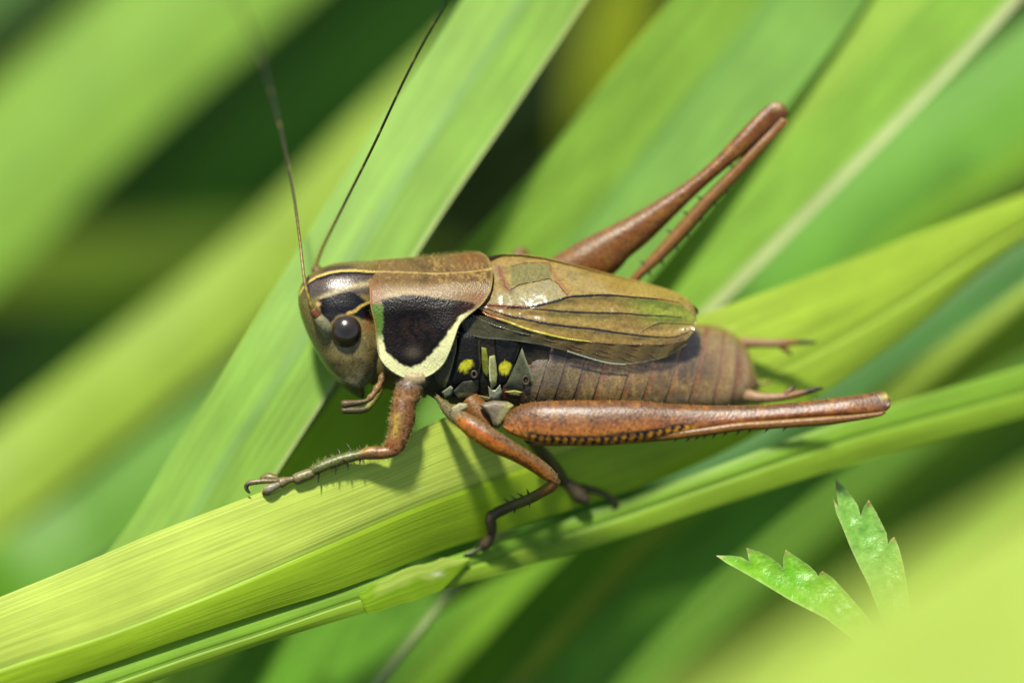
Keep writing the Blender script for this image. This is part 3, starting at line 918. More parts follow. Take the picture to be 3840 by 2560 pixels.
# far half of the saddle, going over the top and down behind
far = []
for q in np.linspace(0.03, 1, 26):
    f = crow[0].copy()
    f[:, 0] += (1600 - f[:, 0]) * 0.25 * max(0, q - 0.55)
    f[:, 1] += 4 * q + 260 * q ** 2.2
    f[:, 2] += -190 * q ** 0.8
    far.append(f)
far = np.array(far[::-1])
Gp = np.concatenate([far, crow], 0)
black = [(1437, 1150), (1430, 1128), (1460, 1118), (1490, 1111), (1540, 1107), (1600, 1112), (1660, 1119), (1720, 1127), (1790, 1140), (1766, 1163), (1735, 1178), (1716, 1196), (1700, 1218), (1674, 1257), (1638, 1302),
         (1607, 1337), (1580, 1367), (1544, 1378), (1508, 1369), (1482, 1351), (1450, 1324), (1436, 1300), (1434, 1240), (1436, 1190)]
def pron_paint(px, py):
    n1, n2 = fbm(px, py, 22, 4), fbm(px, py, 9, 6)
    n3 = fbm(px, py, 90, 8)
    c = np.tile(C(124, 94, 62), (len(px), 1))
    c = mixc(c, 0.8 * sm(n2 + 0.4 * n3, 0.05, 0.5), C(168, 134, 86))
    c = mixc(c, 0.6 * sm(-n2 + 0.4 * n3, 0.15, 0.5), C(84, 58, 34))
    c = mixc(c, 0.55 * np.exp(-(((px - 1760) / 60) ** 2 + ((py - 965) / 30) ** 2)), C(132, 70, 40))
    c = mixc(c, 0.5 * np.exp(-(dline(px, py, [(1545, 975), (1590, 1005), (1610, 1035), (1580, 1065)]) / 16) ** 2), C(70, 58, 34))
    pink = sm(py + 12 * n1, 1052, 1088)
    c = mixc(c, pink * (1 - 0.3 * sm(px, 1650, 1780)), C(158, 130, 114))
    c = mixc(c, 0.6 * np.exp(-(((px - 1400) / 30) ** 2 + ((py - 1110) / 45) ** 2)), C(160, 96, 84))
    c = mixc(c, 0.6 * np.exp(-(((px - 1790) / 50) ** 2 + ((py - 1120) / 25) ** 2)), C(150, 92, 66))
    c = mixc(c, 0.6 * np.exp(-((py - (interp(px, [(1440, 1112), (1490, 1100), (1540, 1096), (1600, 1101), (1700, 1112)]))) / 9) ** 2) * sm(px, 1430, 1460) * (1 - sm(px, 1560, 1700)), C(196, 170, 150))
    # cream border
    edge = sm(py - 0.0 * px, 1150, 1190)
    c = mixc(c, edge, C(246, 238, 208))
    c = mixc(c, sm(1300 + 10 * n1 - py, 0, 60) * sm(py, 1130, 1150) * (1 - sm(px, 1440, 1480)), C(92, 122, 58))
    b = sdpoly(px, py, black) + 7 * n1 + 3.5 * n2
    bm = sm(b, -4, 5)
    c = mixc(c, bm, C(15, 11, 10))
    warm = bm * np.exp(-(((px - 1560) / 95) ** 2 + ((py - 1225) / 95) ** 2))
    c = mixc(c, 0.75 * warm * sm(n1, -0.25, 0.25), C(50, 32, 28))
    c = mixc(c, 0.8 * bm * np.exp(-(((px - 1548) / 28) ** 2 + ((py - 1322) / 22) ** 2)), C(88, 76, 74))
    c = mixc(c, 0.9 * bm * sm(px + 0.4 * (py - 1140), 1690, 1790), C(66, 34, 24))
    # median line and pale rims
    ml = [(1376, 1020), (1500, 1023), (1600, 1027), (1650, 1029), (1750, 1022), (1850, 1010)]
    c = mixc(c, 0.65 * sm(2.6 + 2.2 * n1 - dline(px, py, ml), -1.5, 1.5), C(214, 180, 124))
    c = mixc(c, 0.7 * np.exp(-(dline(px, py, PF[:8]) / 4) ** 2), C(176, 128, 70))
    c = mixc(c, 0.5 * np.exp(-(dline(px, py, PR[:10]) / 6) ** 2), C(180, 156, 110))
    c = mixc(c, 0.6 * sm(n2, 0.55, 0.6) * sm(py, 1190, 1230) * (1 - bm), C(150, 140, 90))
    return c
Vp = Gp.reshape(-1, 3)
pron = obj('pronotum', Vp, gfaces(Gp.shape[0], ns), M['pronotum'], thing=cr, col=pron_paint(Vp[:, 0], np.r_[np.full(26 * ns, 1000.0), Gp[26:, :, 1].ravel()]))
sol = pron.modifiers.new('thickness', 'SOLIDIFY')
sol.thickness = 0.00006
sol.offset = 0

# ---------------- thorax side
def thx_depth(px, py):
    return np.interp(py, [1100, 1180, 1260, 1350, 1430, 1500, 1540], [-60, -30, -8, -6, -20, -60, -110]) + axd(px) * 0.5
nx_, ny_ = 90, 70
xx = np.linspace(1590, 2060, nx_)
ybot = interp(xx, [(1590, 1470), (1640, 1500), (1700, 1515), (1850, 1535), (1950, 1545), (2060, 1540)])
t = np.linspace(0, 1, ny_)
X = np.tile(xx[:, None], (1, ny_))
Y = 1100 + (ybot[:, None] - 1100) * t
Zf = thx_depth(X, Y) - 14
# wrap under and behind
under = []
for q in np.linspace(0.05, 1, 14):
    under.append(np.stack([xx, ybot + 12 * math.sin(q * 3.14) - 200 * q ** 2, Zf[:, -1] - 260 * q], -1))
Gt = np.concatenate([np.stack([X, Y, Zf], -1), np.stack(under, 1)], 1)
def thx_paint(px, py):
    n1 = fbm(px, py, 24, 11)
    c = np.tile(C(38, 34, 28), (len(px), 1))
    c = mixc(c, 0.6 * sm(n1, 0.1, 0.5), C(70, 62, 46))
    c = mixc(c, sm(1690 - px + 6 * n1, -10, 20) * sm(py, 1280, 1330), C(74, 66, 50))
    c = mixc(c, sm(py + 10 * n1, 1470, 1500), C(122, 108, 78))
    c = mixc(c, sm(px, 1990, 2040), C(70, 58, 50))
    c = mixc(c, 0.7 * sm(py, 1500, 1520) * sm(1760 - px, 0, 60), C(140, 140, 70))
    return c
Vt = Gt.reshape(-1, 3)
thorax = obj('thorax', Vt, gfaces(nx_, Gt.shape[1], flip=True), M['thorax'], thing=cr, col=thx_paint(Vt[:, 0], Vt[:, 1]))

def plate(name, poly, h, colfn, dep=None, lift=0, parent=None, mat='thorax', rings=10, n=72, pw=0.5, depth=None):
    """rounded plate raised by h from the side of the body, outline in photo pixels"""
    Q = np.asarray(list(poly) + [poly[0]], float)
    Ls = np.r_[0, np.cumsum(np.hypot(*np.diff(Q, axis=0).T))]
    P = np.stack([np.interp(np.linspace(0, Ls[-1], n, endpoint=False), Ls, Q[:, k_]) for k_ in (0, 1)], 1)
    P = (np.roll(P, 1, 0) + 2 * P + np.roll(P, -1, 0)) / 4
    cen = P.mean(0)
    V = []
    f = depth or thx_depth
    for q in np.linspace(0, 1, rings):
        r = math.cos(q * math.pi / 2)
        ring = cen + (P - cen) * r
        d = f(ring[:, 0], ring[:, 1]) + lift + 0.7 * h * (1 - r ** 5) ** pw - 8 * (q == 0)
        V.append(np.c_[ring, d])
    V = np.vstack(V)
    F = gfaces(rings, n, wrap=True, flip=True)
    return obj(name, V, F, M[mat], parent=parent or thorax, thing=cr, col=colfn(V[:, 0], V[:, 1]))

def flat(cc, var=0.25, s=18, seed=1):
    return lambda x, y: np.tile(cc, (len(x), 1)) * (1 + var * fbm(x, y, s, seed))[:, None]

plate('plate', [(1640, 1345), (1690, 1290), (1714, 1262), (1712, 1311), (1700, 1365), (1683, 1422), (1668, 1455), (1640, 1440), (1622, 1410)], 14,
      lambda x, y: mixc(flat(C(92, 82, 62))(x, y), np.exp(-(dline(x, y, [(1716, 1262), (1713, 1311), (1701, 1365), (1684, 1422), (1668, 1456)]) / 6) ** 2), C(168, 160, 130)))
def black_spot(cx, cy, rx, ry, ang, rimline):
    ca_, sa_ = math.cos(ang), math.sin(ang)
    def f(x, y):
        c = flat(C(17, 16, 15))(x, y)
        u = ((x - cx) * ca_ + (y - cy) * sa_) / rx
        v = (-(x - cx) * sa_ + (y - cy) * ca_) / ry
        rr = np.hypot(u, v) + 0.09 * fbm(x, y, 22, 7)
        c = mixc(c, sm(1.0 - rr, -0.12, 0.12), C(214, 204, 56))
        c = mixc(c, 0.7 * np.exp(-(dline(x, y, rimline) / 4) ** 2), C(120, 116, 96))
        return c
    return f
plate('plate', [(1718, 1225), (1770, 1240), (1799, 1275), (1801, 1328), (1805, 1368), (1797, 1408), (1785, 1430), (1735, 1440), (1700, 1458), (1690, 1440), (1705, 1390), (1714, 1330)], 16,
      black_spot(1748, 1370, 29, 19, -0.55, [(1799, 1275), (1801, 1328), (1805, 1368), (1797, 1408), (1785, 1430)]))
plate('plate', [(1698, 1468), (1730, 1428), (1794, 1420), (1796, 1465), (1776, 1486), (1718, 1492)], 14,
      lambda x, y: mixc(flat(C(86, 84, 78), 0.4)(x, y), sm(y, 1468, 1484), C(186, 182, 140)))
plate('plate', [(1805, 1300), (1825, 1305), (1832, 1350), (1833, 1400), (1826, 1415), (1811, 1395), (1806, 1350)], 10, flat(C(118, 122, 40)))
plate('plate', [(1834, 1335), (1856, 1330), (1863, 1370), (1866, 1405), (1862, 1442), (1842, 1460), (1835, 1425), (1832, 1380)], 12,
      lambda x, y: mixc(flat(C(158, 156, 122))(x, y), np.exp(-(dline(x, y, [(1833, 1345), (1833, 1380), (1838, 1425)]) / 4) ** 2), C(216, 212, 180)))
plate('plate', [(1836, 1496), (1830, 1446), (1842, 1462), (1858, 1462), (1876, 1440), (1884, 1474), (1870, 1500), (1846, 1506)], 18, flat(C(206, 204, 196)), lift=4)
plate('plate', [(1852, 1250), (1900, 1262), (1955, 1285), (1945, 1320), (1930, 1358), (1912, 1395), (1905, 1430), (1880, 1452), (1866, 1440), (1868, 1390), (1858, 1330)], 14,
      black_spot(1896, 1380, 25, 24, 0.3, [(1957, 1290), (1932, 1360)]))
plate('plate', [(1958, 1300), (1972, 1345), (1998, 1405), (2010, 1462), (1990, 1490), (1950, 1470), (1888, 1456), (1908, 1420), (1935, 1360)], 12,
      lambda x, y: mixc(flat(C(88, 88, 78), 0.4)(x, y), np.exp(-(dline(x, y, [(1956, 1305), (1975, 1350), (2000, 1410), (2010, 1460)]) / 7) ** 2), C(150, 150, 130)))
plate('plate', [(1890, 1468), (1930, 1462), (1962, 1470), (1950, 1486), (1915, 1482)], 12, flat(C(196, 188, 120)), lift=4)
plate('plate', [(1780, 1478), (1830, 1488), (1880, 1495), (1868, 1512), (1820, 1504)], 10, flat(C(170, 160, 120)), lift=2)
plate('plate', [(1655, 1470), (1690, 1445), (1700, 1455), (1694, 1480), (1668, 1492)], 12, flat(C(170, 168, 160)), lift=2)
for x0, y0, r0 in ((1778, 1403, 12), (1972, 1425, 15)):
    V, F, info = tube_geo([(x0 + r0 * 0.8 * math.cos(q), y0 + r0 * math.sin(q), thx_depth(x0, y0) + 14, 4.5) for q in np.linspace(0, 6.283, 24)], n=40, m=8, caps=False)
    sp_ = obj('spiracle', V, F, M['plain'], parent=thorax, thing=cr, col=flatcol(V, C(78, 62, 48)))

# ---------------- abdomen: telescoping rings
TOPA = [(1900, 1215), (2100, 1215), (2400, 1214), (2600, 1216), (2655, 1220), (2715, 1239), (2762, 1267), (2795, 1300), (2823, 1360), (2838, 1418)]
BOTA = [(1900, 1545), (2100, 1555), (2400, 1560), (2600, 1558), (2700, 1552), (2770, 1538), (2805, 1518), (2830, 1486), (2838, 1446)]
def abd_ring(xc, m=64, swell=1.0, lean=48):
    a = np.linspace(0, 2 * np.pi, m, endpoint=False)
    yt, yb = interp(xc, TOPA), interp(xc, BOTA)
    yc, ry = (yt + yb) / 2, (yb - yt) / 2 * swell
    b = interp(xc, [(1900, 165), (2300, 175), (2600, 168), (2740, 150), (2800, 128), (2838, 80)]) * swell
    x = xc + lean * np.cos(a) * (ry / 165) * np.interp(xc, [2550, 2800], [1, 0.15]) + 8 * np.sin(a) ** 2
    y = yc - ry * np.cos(a)
    d = axd(xc) - 175 + b * np.sign(np.sin(a)) * np.abs(np.sin(a)) ** 0.75 + np.interp(xc, [2020, 2320], [0.06, 0.36]) * (y - yc)
    return np.stack([x, y, d], -1)
bounds = [1985, 2030, 2098, 2168, 2242, 2345, 2428, 2515, 2598, 2680, 2742, 2836]
def abd_paint(px, py, u, i):
    n1 = fbm(px, py, 26, 20 + i)
    n2 = fbm(px, py, 8, 40 + i)
    fore = 1 - sm(px, 2060, 2300)
    c = np.tile(C(146, 112, 76), (len(px), 1))
    c = mixc(c, 0.7 * sm(n2, 0.0, 0.5), C(186, 154, 100))
    c = mixc(c, 0.7 * sm(fbm(px, py, 15, 60 + i), 0.05, 0.4), C(120, 78, 46))
    c = mixc(c, 0.5 * sm(fbm(px, py, 40, 80 + i), 0.1, 0.5), C(84, 66, 50))
    c = mixc(c, 0.5 * sm(-n1, 0.1, 0.6), C(82, 66, 52))
    c = mixc(c, fore * 0.65, C(92, 84, 74))
    rear = sm(px, 2560, 2720)
    c = mixc(c, rear * 0.5, C(178, 138, 102))  # paler rear: gloss highlight on the hind rings put into the colour
    c = mixc(c, rear * 0.6 * sm(-py + 20 * n1, -1330, -1290), C(150, 120, 86))
    # dark upper flank under the wing, rusty folds between the rings, pale hind rims
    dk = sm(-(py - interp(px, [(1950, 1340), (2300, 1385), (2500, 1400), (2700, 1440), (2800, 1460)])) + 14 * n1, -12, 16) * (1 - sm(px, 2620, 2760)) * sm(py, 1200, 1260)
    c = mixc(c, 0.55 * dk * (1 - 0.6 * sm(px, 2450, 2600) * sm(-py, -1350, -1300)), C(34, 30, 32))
    c = mixc(c, 0.85 * (1 - sm(u + 0.14 * n1, 0.14, 0.40)), C(134, 78, 46) if i > 3 else C(84, 46, 34))
    c = mixc(c, 0.8 * sm(u, 0.90, 0.965), C(158, 130, 96) if i > 3 else C(128, 118, 102))
    return c
stations = np.linspace(1900, 2835, 60)
core = np.stack([abd_ring(x, 48, 0.965) for x in stations])
Vc = core.reshape(-1, 3)
abdomen = obj('abdomen', Vc, gfaces(60, 48, wrap=True, flip=True), M['abdomen'], thing=cr, col=flatcol(Vc, C(110, 56, 38)))
for i, (x0, x1) in enumerate(zip(bounds[:-1], bounds[1:])):
    nn_ = 14
    u = np.linspace(0, 1, nn_)
    rings = []
    for q in u:
        xq = x0 - 5 + (x1 + 7 - (x0 - 5)) * q
        sw = 0.984 + 0.014 * sm(q, 0.0, 0.35) + 0.008 * q
        if i == len(bounds) - 2:
            sw = 0.985
            xq = min(xq, 2836)
        rings.append(abd_ring(xq, 64, sw))
    lip = abd_ring(min(x1 + 8, 2837), 64, 0.985 if i < len(bounds) - 2 else 0.6)
    rings.append(lip)
    Ga = np.stack(rings)
    Va = Ga.reshape(-1, 3)
    uu_ = np.repeat(np.r_[u, 1.0], 64)
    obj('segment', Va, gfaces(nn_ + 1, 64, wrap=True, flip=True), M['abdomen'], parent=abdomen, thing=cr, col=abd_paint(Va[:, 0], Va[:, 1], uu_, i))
# cerci
def cercus(path, tooth, name='cercus'):
    path = [(x, y, d, r * 0.97) for x, y, d, r in path]
    V, F, info = tube_geo(path, n=60, m=14)
    def pc(u):
        c = np.tile(C(168, 128, 104), (len(u), 1))
        c = mixc(c, 0.8 * (1 - sm(u, 0.02, 0.12)), C(178, 104, 64))
        c = mixc(c, sm(u, 0.45, 0.75), C(150, 96, 62))
        c = mixc(c, sm(u, 0.72, 0.86), C(36, 32, 30))
        return c
    o = obj(name, V, F, M['plain'], thing=cr, col=pc(info['u']))
    V, F, info = tube_geo(tooth, n=16, m=8)
    c = mixc(np.tile(C(140, 90, 66), (len(V), 1)), sm(info['u'], 0.5, 0.9), C(50, 40, 34))
    obj('tooth', V, F, M['plain'], parent=o, thing=cr, col=c)
cercus([(2770, 1478, -330, 30), (2804, 1483, -300, 27), (2844, 1490, -280, 22), (2902, 1490, -270, 17), (2959, 1483, -265, 15), (3017, 1470, -262, 12), (3055, 1460, -260, 9), (3085, 1454, -260, 5)],
       [(2945, 1478, -262, 12), (2964, 1462, -260, 9), (2976, 1450, -260, 5), (2979, 1443, -260, 2)])
cercus([(2740, 1290, -440, 24), (2783, 1287, -450, 22), (2818, 1285, -455, 19), (2883, 1287, -460, 16), (2940, 1286, -465, 15), (2997, 1283, -468, 10), (3030, 1283, -470, 8), (3060, 1284, -470, 5)],
       [(2922, 1288, -465, 14), (2940, 1306, -465, 11), (2958, 1319, -465, 7), (2966, 1334, -465, 3)])
V, F, info = tube_geo([(2830, 1446, -380, 8), (2860, 1440, -380, 5), (2892, 1432, -380, 4)], n=12, m=8)
obj('style', V, F, M['plain'], parent=abdomen, thing=cr, col=flatcol(V, C(150, 100, 70)))

# ---------------- wings
WT = [(1780, 975), (1829, 965), (1892, 951), (1968, 953), (2039, 964), (2102, 979), (2169, 996), (2280, 1025), (2414, 1057), (2503, 1083), (2548, 1101), (2580, 1121), (2600, 1145), (2610, 1170), (2613, 1200)]
WB = [(1780, 1150), (1803, 1160), (1856, 1187), (1923, 1213), (1990, 1236), (2057, 1257), (2146, 1275), (2213, 1284), (2325, 1293), (2414, 1295), (2526, 1293), (2565, 1284), (2590, 1258), (2606, 1232), (2613, 1206)]
WRg = [(1780, 1090), (1812, 1110), (1986, 1146), (2079, 1126), (2146, 1108), (2213, 1105), (2280, 1104), (2370, 1110), (2459, 1119), (2548, 1140), (2590, 1165), (2613, 1203)]
def wing_depth(px, py):
    yt, yb, yr = interp(px, WT), interp(px, WB), interp(px, WRg)
    f = np.clip((py - yt) / np.maximum(yr - yt, 1), 0, 1)
    g_ = np.clip((py - yr) / np.maximum(yb - yr, 1), 0, 1)
    wd = np.interp(px, [1780, 1900, 2300, 2500, 2613], [170, 185, 150, 95, 25])
    d = -wd * (1 - f) ** 1.5 - wd * 0.30 * (1 - f) * f
    d = d + 18 * g_
    # pleats between veins of the side field
    pl = np.minimum(np.minimum(dline(px, py, V3), dline(px, py, V4)), dline(px, py, V2))
    d = d - 5 * sm(pl, 4, 26)
    d = d + 4.5 * fbm(px * 0.6, py, 22, 17) + 0.6 * vnoise(px, py, 9, 18) + 7 * np.exp(-(((px - 2010) / 70) ** 2 + ((py - 1100) / 28) ** 2))
    return d + axd(px) + 26 - 34 * (1 - sm(px, 1800, 1890))
V1 = [(1916, 1084), (1928, 1079), (1950, 1067), (2012, 1054), (2062, 1046), (2093, 1065), (2115, 1092), (2129, 1106)]
V2 = [(1806, 1142), (1879, 1145), (1950, 1149), (1990, 1150), (2021, 1143), (2079, 1128), (2124, 1114), (2146, 1110), (2213, 1106), (2280, 1105), (2370, 1112), (2459, 1119), (2548, 1134)]
V3 = [(1900, 1152), (2012, 1157), (2079, 1163), (2191, 1170), (2325, 1173), (2414, 1180), (2495, 1184), (2557, 1189)]
V4 = [(1800, 1148), (1856, 1166), (1901, 1181), (1968, 1195), (2057, 1212), (2146, 1224), (2236, 1233), (2303, 1244), (2392, 1255), (2459, 1262), (2526, 1262), (2600, 1238)]
V5 = [(2392, 1254), (2423, 1230), (2472, 1210), (2548, 1212), (2608, 1217)]
V6 = [(1810, 1170), (1834, 1184), (1901, 1206), (1968, 1231), (2035, 1250), (2124, 1270), (2213, 1281)]
V6b = [(2213, 1282), (2325, 1291), (2414, 1292), (2500, 1290), (2570, 1276)]
V7 = [(1770, 1182), (1834, 1212), (1887, 1230), (1950, 1248), (1986, 1255)]
cell = [(1916, 998), (1960, 985), (2062, 988), (2068, 1044), (2012, 1052), (1930, 1076), (1916, 1070)]
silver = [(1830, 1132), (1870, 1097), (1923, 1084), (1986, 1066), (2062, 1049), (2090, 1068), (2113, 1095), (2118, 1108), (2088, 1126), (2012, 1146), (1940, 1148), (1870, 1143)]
def wing_paint(px, py):
    n1, n2 = fbm(px, py, 40, 31), fbm(px, py, 12, 33)
    c = np.tile(C(206, 168, 96), (len(px), 1))
    n3 = fbm(px * 0.35, py, 16, 37)
    c = mixc(c, 0.7 * sm(n1, 0, 0.5), C(216, 184, 112))
    c = mixc(c, 0.45 * sm(n3, 0.05, 0.5), C(140, 108, 52))
    yr = interp(px, WRg)
    lower = sm(py - yr, -4, 8)
    c = mixc(c, lower, C(194, 154, 84))
    c = mixc(c, 0.6 * lower * sm(n3, 0, 0.45), C(206, 168, 100))
    c = mixc(c, 0.4 * lower * sm(-n3, 0.05, 0.5), C(126, 100, 46))
    g_ = sm(px + 0.8 * (1190 - py) + 20 * n1, 2330, 2480) * lower * (1 - sm(py, 1190, 1240))
    c = mixc(c, 0.85 * g_, C(172, 184, 58))
    c = mixc(c, 0.8 * sm(sdpoly(px, py, cell), -6, 6), C(150, 142, 84))
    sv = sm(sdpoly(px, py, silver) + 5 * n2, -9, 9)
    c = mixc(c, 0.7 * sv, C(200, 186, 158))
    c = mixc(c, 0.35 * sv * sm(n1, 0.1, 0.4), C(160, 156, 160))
    c = mixc(c, 0.7 * np.exp(-(dline(px, py, [(1868, 1005), (1880, 1040), (1898, 1075), (1915, 1092)]) / 12) ** 2), C(150, 84, 60))
    c = mixc(c, 0.6 * (1 - sm(px, 1850, 1885)) * (1 - lower), C(196, 160, 128))
    c = mixc(c, 0.75 * np.exp(-(dline(px, py, [(1812, 1146), (1880, 1150), (1960, 1153)]) / 7) ** 2), C(150, 62, 36))
    c = mixc(c, 0.6 * np.exp(-(dline(px, py, [(1805, 1158), (1850, 1180), (1900, 1200)]) / 10) ** 2), C(158, 70, 40))
    c = mixc(c, 0.7 * np.exp(-(dline(px, py, [(2062, 990), (2070, 1020), (2100, 1060), (2130, 1100)]) / 7) ** 2), C(190, 120, 60))
    c = mixc(c, 0.6 * np.exp(-(dline(px, py, V6) / 14) ** 2), C(190, 150, 40))
    c = c * (1 - 0.35 * (vnoise(px, py, 5, 77) > 0.86))[:, None]
    return c
nw, mw = 170, 80
ux = 1780 + (2613 - 1780) * np.sin(np.linspace(0, np.pi / 2, nw)) ** 1.0 * 0.5 + (2613 - 1780) * np.linspace(0, 1, nw) * 0.5
yt, yb = smooth1(interp(ux, WT), 2), smooth1(interp(ux, WB), 2)
tv = np.linspace(0, 1, mw)
X = np.tile(ux[:, None], (1, mw))
Y = yt[:, None] + (yb - yt)[:, None] * tv
Zw = wing_depth(X.ravel(), Y.ravel()).reshape(X.shape)
for _ in range(2):
    Zw[:, 1:-1] = (Zw[:, :-2] + 2 * Zw[:, 1:-1] + Zw[:, 2:]) / 4
Vw = np.stack([X, Y, Zw], -1).reshape(-1, 3)
wing = obj('forewing', Vw, gfaces(nw, mw, flip=True), M['wing'], thing=cr, col=wing_paint(Vw[:, 0], Vw[:, 1]))
def vein(path, r, colr, lift=2.0, name='vein'):
    P = spline(path, 60)
    d = wing_depth(P[:, 0], P[:, 1])
    rr = np.asarray(r if np.ndim(r) else [r, r], float)
    rad = 0.5 * np.interp(np.linspace(0, 1, 60), np.linspace(0, 1, len(rr)), rr)
    V, F, info = tube_geo(np.c_[P, d + lift, rad], n=110, m=8)
    c = colr if callable(colr) else (lambda x, y: flatcol(V, colr))
    return obj(name, V, F, M['vein'], parent=wing, thing=cr, col=c(V[:, 0], V[:, 1]))
dark = C(58, 38, 24)
vein(V1, [3, 4, 3.5], dark)
vein(V2, [4, 5, 6, 4, 3], lambda x, y: mixc(np.tile(C(150, 70, 40), (len(x), 1)), sm(x, 1950, 2020) * (1 - sm(x, 2300, 2420)), dark))
vein(V3, [2, 4.5, 4.5, 3, 2], C(72, 46, 30))
vein(V4, [5, 7, 6.5, 5, 4, 3, 2.5], lambda x, y: mixc(np.tile(C(120, 56, 36), (len(x), 1)), sm(x, 1830, 1900), dark))
vein(V5, [2.5, 3, 2.5], C(176, 140, 80))
vein(V6, [7, 10, 10, 9, 6], lambda x, y: mixc(np.tile(C(190, 110, 50), (len(x), 1)), sm(x, 1850, 1910), C(212, 190, 74)))
vein(V6b, [4, 3.5, 3], C(130, 80, 50))
vein([(1916, 1000), (1960, 986), (2030, 984), (2062, 990), (2068, 1020)], [2.5, 3, 2.5], C(160, 90, 60))
vein([(2062, 1046), (2090, 1060), (2112, 1085), (2126, 1106)], [3, 3], C(176, 104, 48))
vein([(1872, 1000), (1886, 1040), (1904, 1080)], [6, 7, 5], C(160, 90, 66))
for q in range(5):
    x0 = 1930 + q * 28
    vein([(x0, 1060 - q * 4), (x0 + 16, 1030 - q * 3), (x0 + 20, 995)], [1.3, 1.3], C(140, 128, 80), lift=1)
# overlapping far forewing: its fold shows along the back and its tip behind
nf = 80
uf = np.linspace(1790, 2619, nf)
ft = interp(uf, [(1790, 962), (1829, 954), (1880, 945), (1960, 947), (2039, 958), (2102, 973), (2169, 990), (2280, 1021), (2414, 1054), (2503, 1081), (2560, 1106), (2600, 1135), (2619, 1152)])
rows = []
for q in np.linspace(0, 1, 22):
    rows.append(np.stack([uf, ft + 8 * (1 - q) + 14 * q + 150 * q ** 2 * np.interp(uf, [1790, 2400, 2619], [1, 0.8, 0.1]), axd(uf) - np.interp(uf, [1790, 1900, 2300, 2500, 2619], [130, 145, 110, 60, 10]) - 190 * q * np.interp(uf, [1790, 2400, 2619], [1, 0.8, 0.15])], -1))
Gf = np.stack(rows, 1)
Vf = Gf.reshape(-1, 3)
c = mixc(np.tile(C(170, 140, 88), (len(Vf), 1)), sm(1960 - Vf[:, 0], -120, 60), C(110, 100, 100))
wing2 = obj('forewing', Vf, gfaces(nf, 22), M['wing'], thing=cr, col=c)
# clear hindwing membrane under the edge
HT = [(1731, 1205), (1790, 1180), (1860, 1195), (1990, 1240), (2146, 1272), (2300, 1288), (2450, 1292), (2580, 1280)]
HBm = [(1731, 1222), (1750, 1252), (1807, 1268), (1880, 1272), (1959, 1281), (2050, 1296), (2128, 1317), (2200, 1340), (2280, 1361), (2347, 1367), (2420, 1358), (2500, 1338), (2550, 1310), (2580, 1286)]
uh = np.linspace(1731, 2580, 100)
ht, hb_ = interp(uh, HT), smooth1(interp(uh, HBm), 3)
rows = []
for q in np.linspace(0, 1, 26):
    y = ht + (hb_ - ht) * q
    rows.append(np.stack([uh, y, axd(uh) + 40 - 34 * (1 - sm(uh, 1800, 1890)) - 8 * q + 3 * np.sin(uh / 16 + q * 3)], -1))
Gh = np.stack(rows, 1)
Vh2 = Gh.reshape(-1, 3)
n1 = fbm(Vh2[:, 0], Vh2[:, 1], 30, 51)
c = np.tile(C(150, 126, 86), (len(Vh2), 1))
c = mixc(c, 1 - sm(Vh2[:, 0], 1900, 2150), C(112, 106, 84))
q_ = np.tile(np.linspace(0, 1, 26), 100)
c = mixc(c, 0.9 * sm(q_, 0.93, 0.99), C(190, 190, 190))
hind = obj('hindwing', Vh2, gfaces(100, 26, flip=True), M['wing_clear'], thing=cr, col=c)
def hvein(path, r, cc):
    P = spline(path, 40)
    V, F, info = tube_geo(np.c_[P, axd(P[:, 0]) + 37 - 34 * (1 - sm(P[:, 0], 1800, 1890)), np.full(40, r)], n=60, m=6)
    obj('vein', V, F, M['vein'], parent=hind, thing=cr, col=flatcol(V, cc))
hvein(V7, 3.2, C(92, 74, 54))
for pth in ([(2090, 1275), (2190, 1310), (2300, 1345)], [(2180, 1288), (2260, 1315), (2370, 1352)], [(2260, 1294), (2330, 1315), (2410, 1345)], [(2340, 1298), (2420, 1320), (2460, 1338)], [(1990, 1258), (2090, 1285), (2180, 1318)]):
    hvein(pth, 1.2, C(150, 92, 52))
hvein([(2128, 1317), (2200, 1340), (2280, 1361), (2347, 1367)], 3, C(170, 170, 172))

# ---------------- legs
def spikes(parent, name, items, cc, thing=cr):
    parts = []
    for (x0, y0, d0, x1, y1, d1, r) in items:
        mx, my, md = (x0 + x1) / 2, (y0 + y1) / 2, (d0 + d1) / 2
        V, F, info = tube_geo([(x0, y0, d0, r), (mx, my, md, r * 0.6), (x1, y1, d1, 0.4)], n=6, m=6, caps=False)
        parts.append((V, F, flatcol(V, cc)))
    V, F, c = join(parts)
    o = obj(name, V, F, M['spine'], parent=parent, thing=thing, col=c)
    o['kind'] = 'stuff'
    return o

def spine(parent, x0, y0, d0, x1, y1, d1, r, cc=None):
    V, F, info = tube_geo([(x0, y0, d0, r), ((x0 + x1) / 2, (y0 + y1) / 2, (d0 + d1) / 2, r * 0.65), (x1, y1, d1, 0.5)], n=8, m=7, caps=False)
    return obj('spine', V, F, M['spine'], parent=parent, thing=cr, col=flatcol(V, C(34, 30, 20) if cc is None else cc))

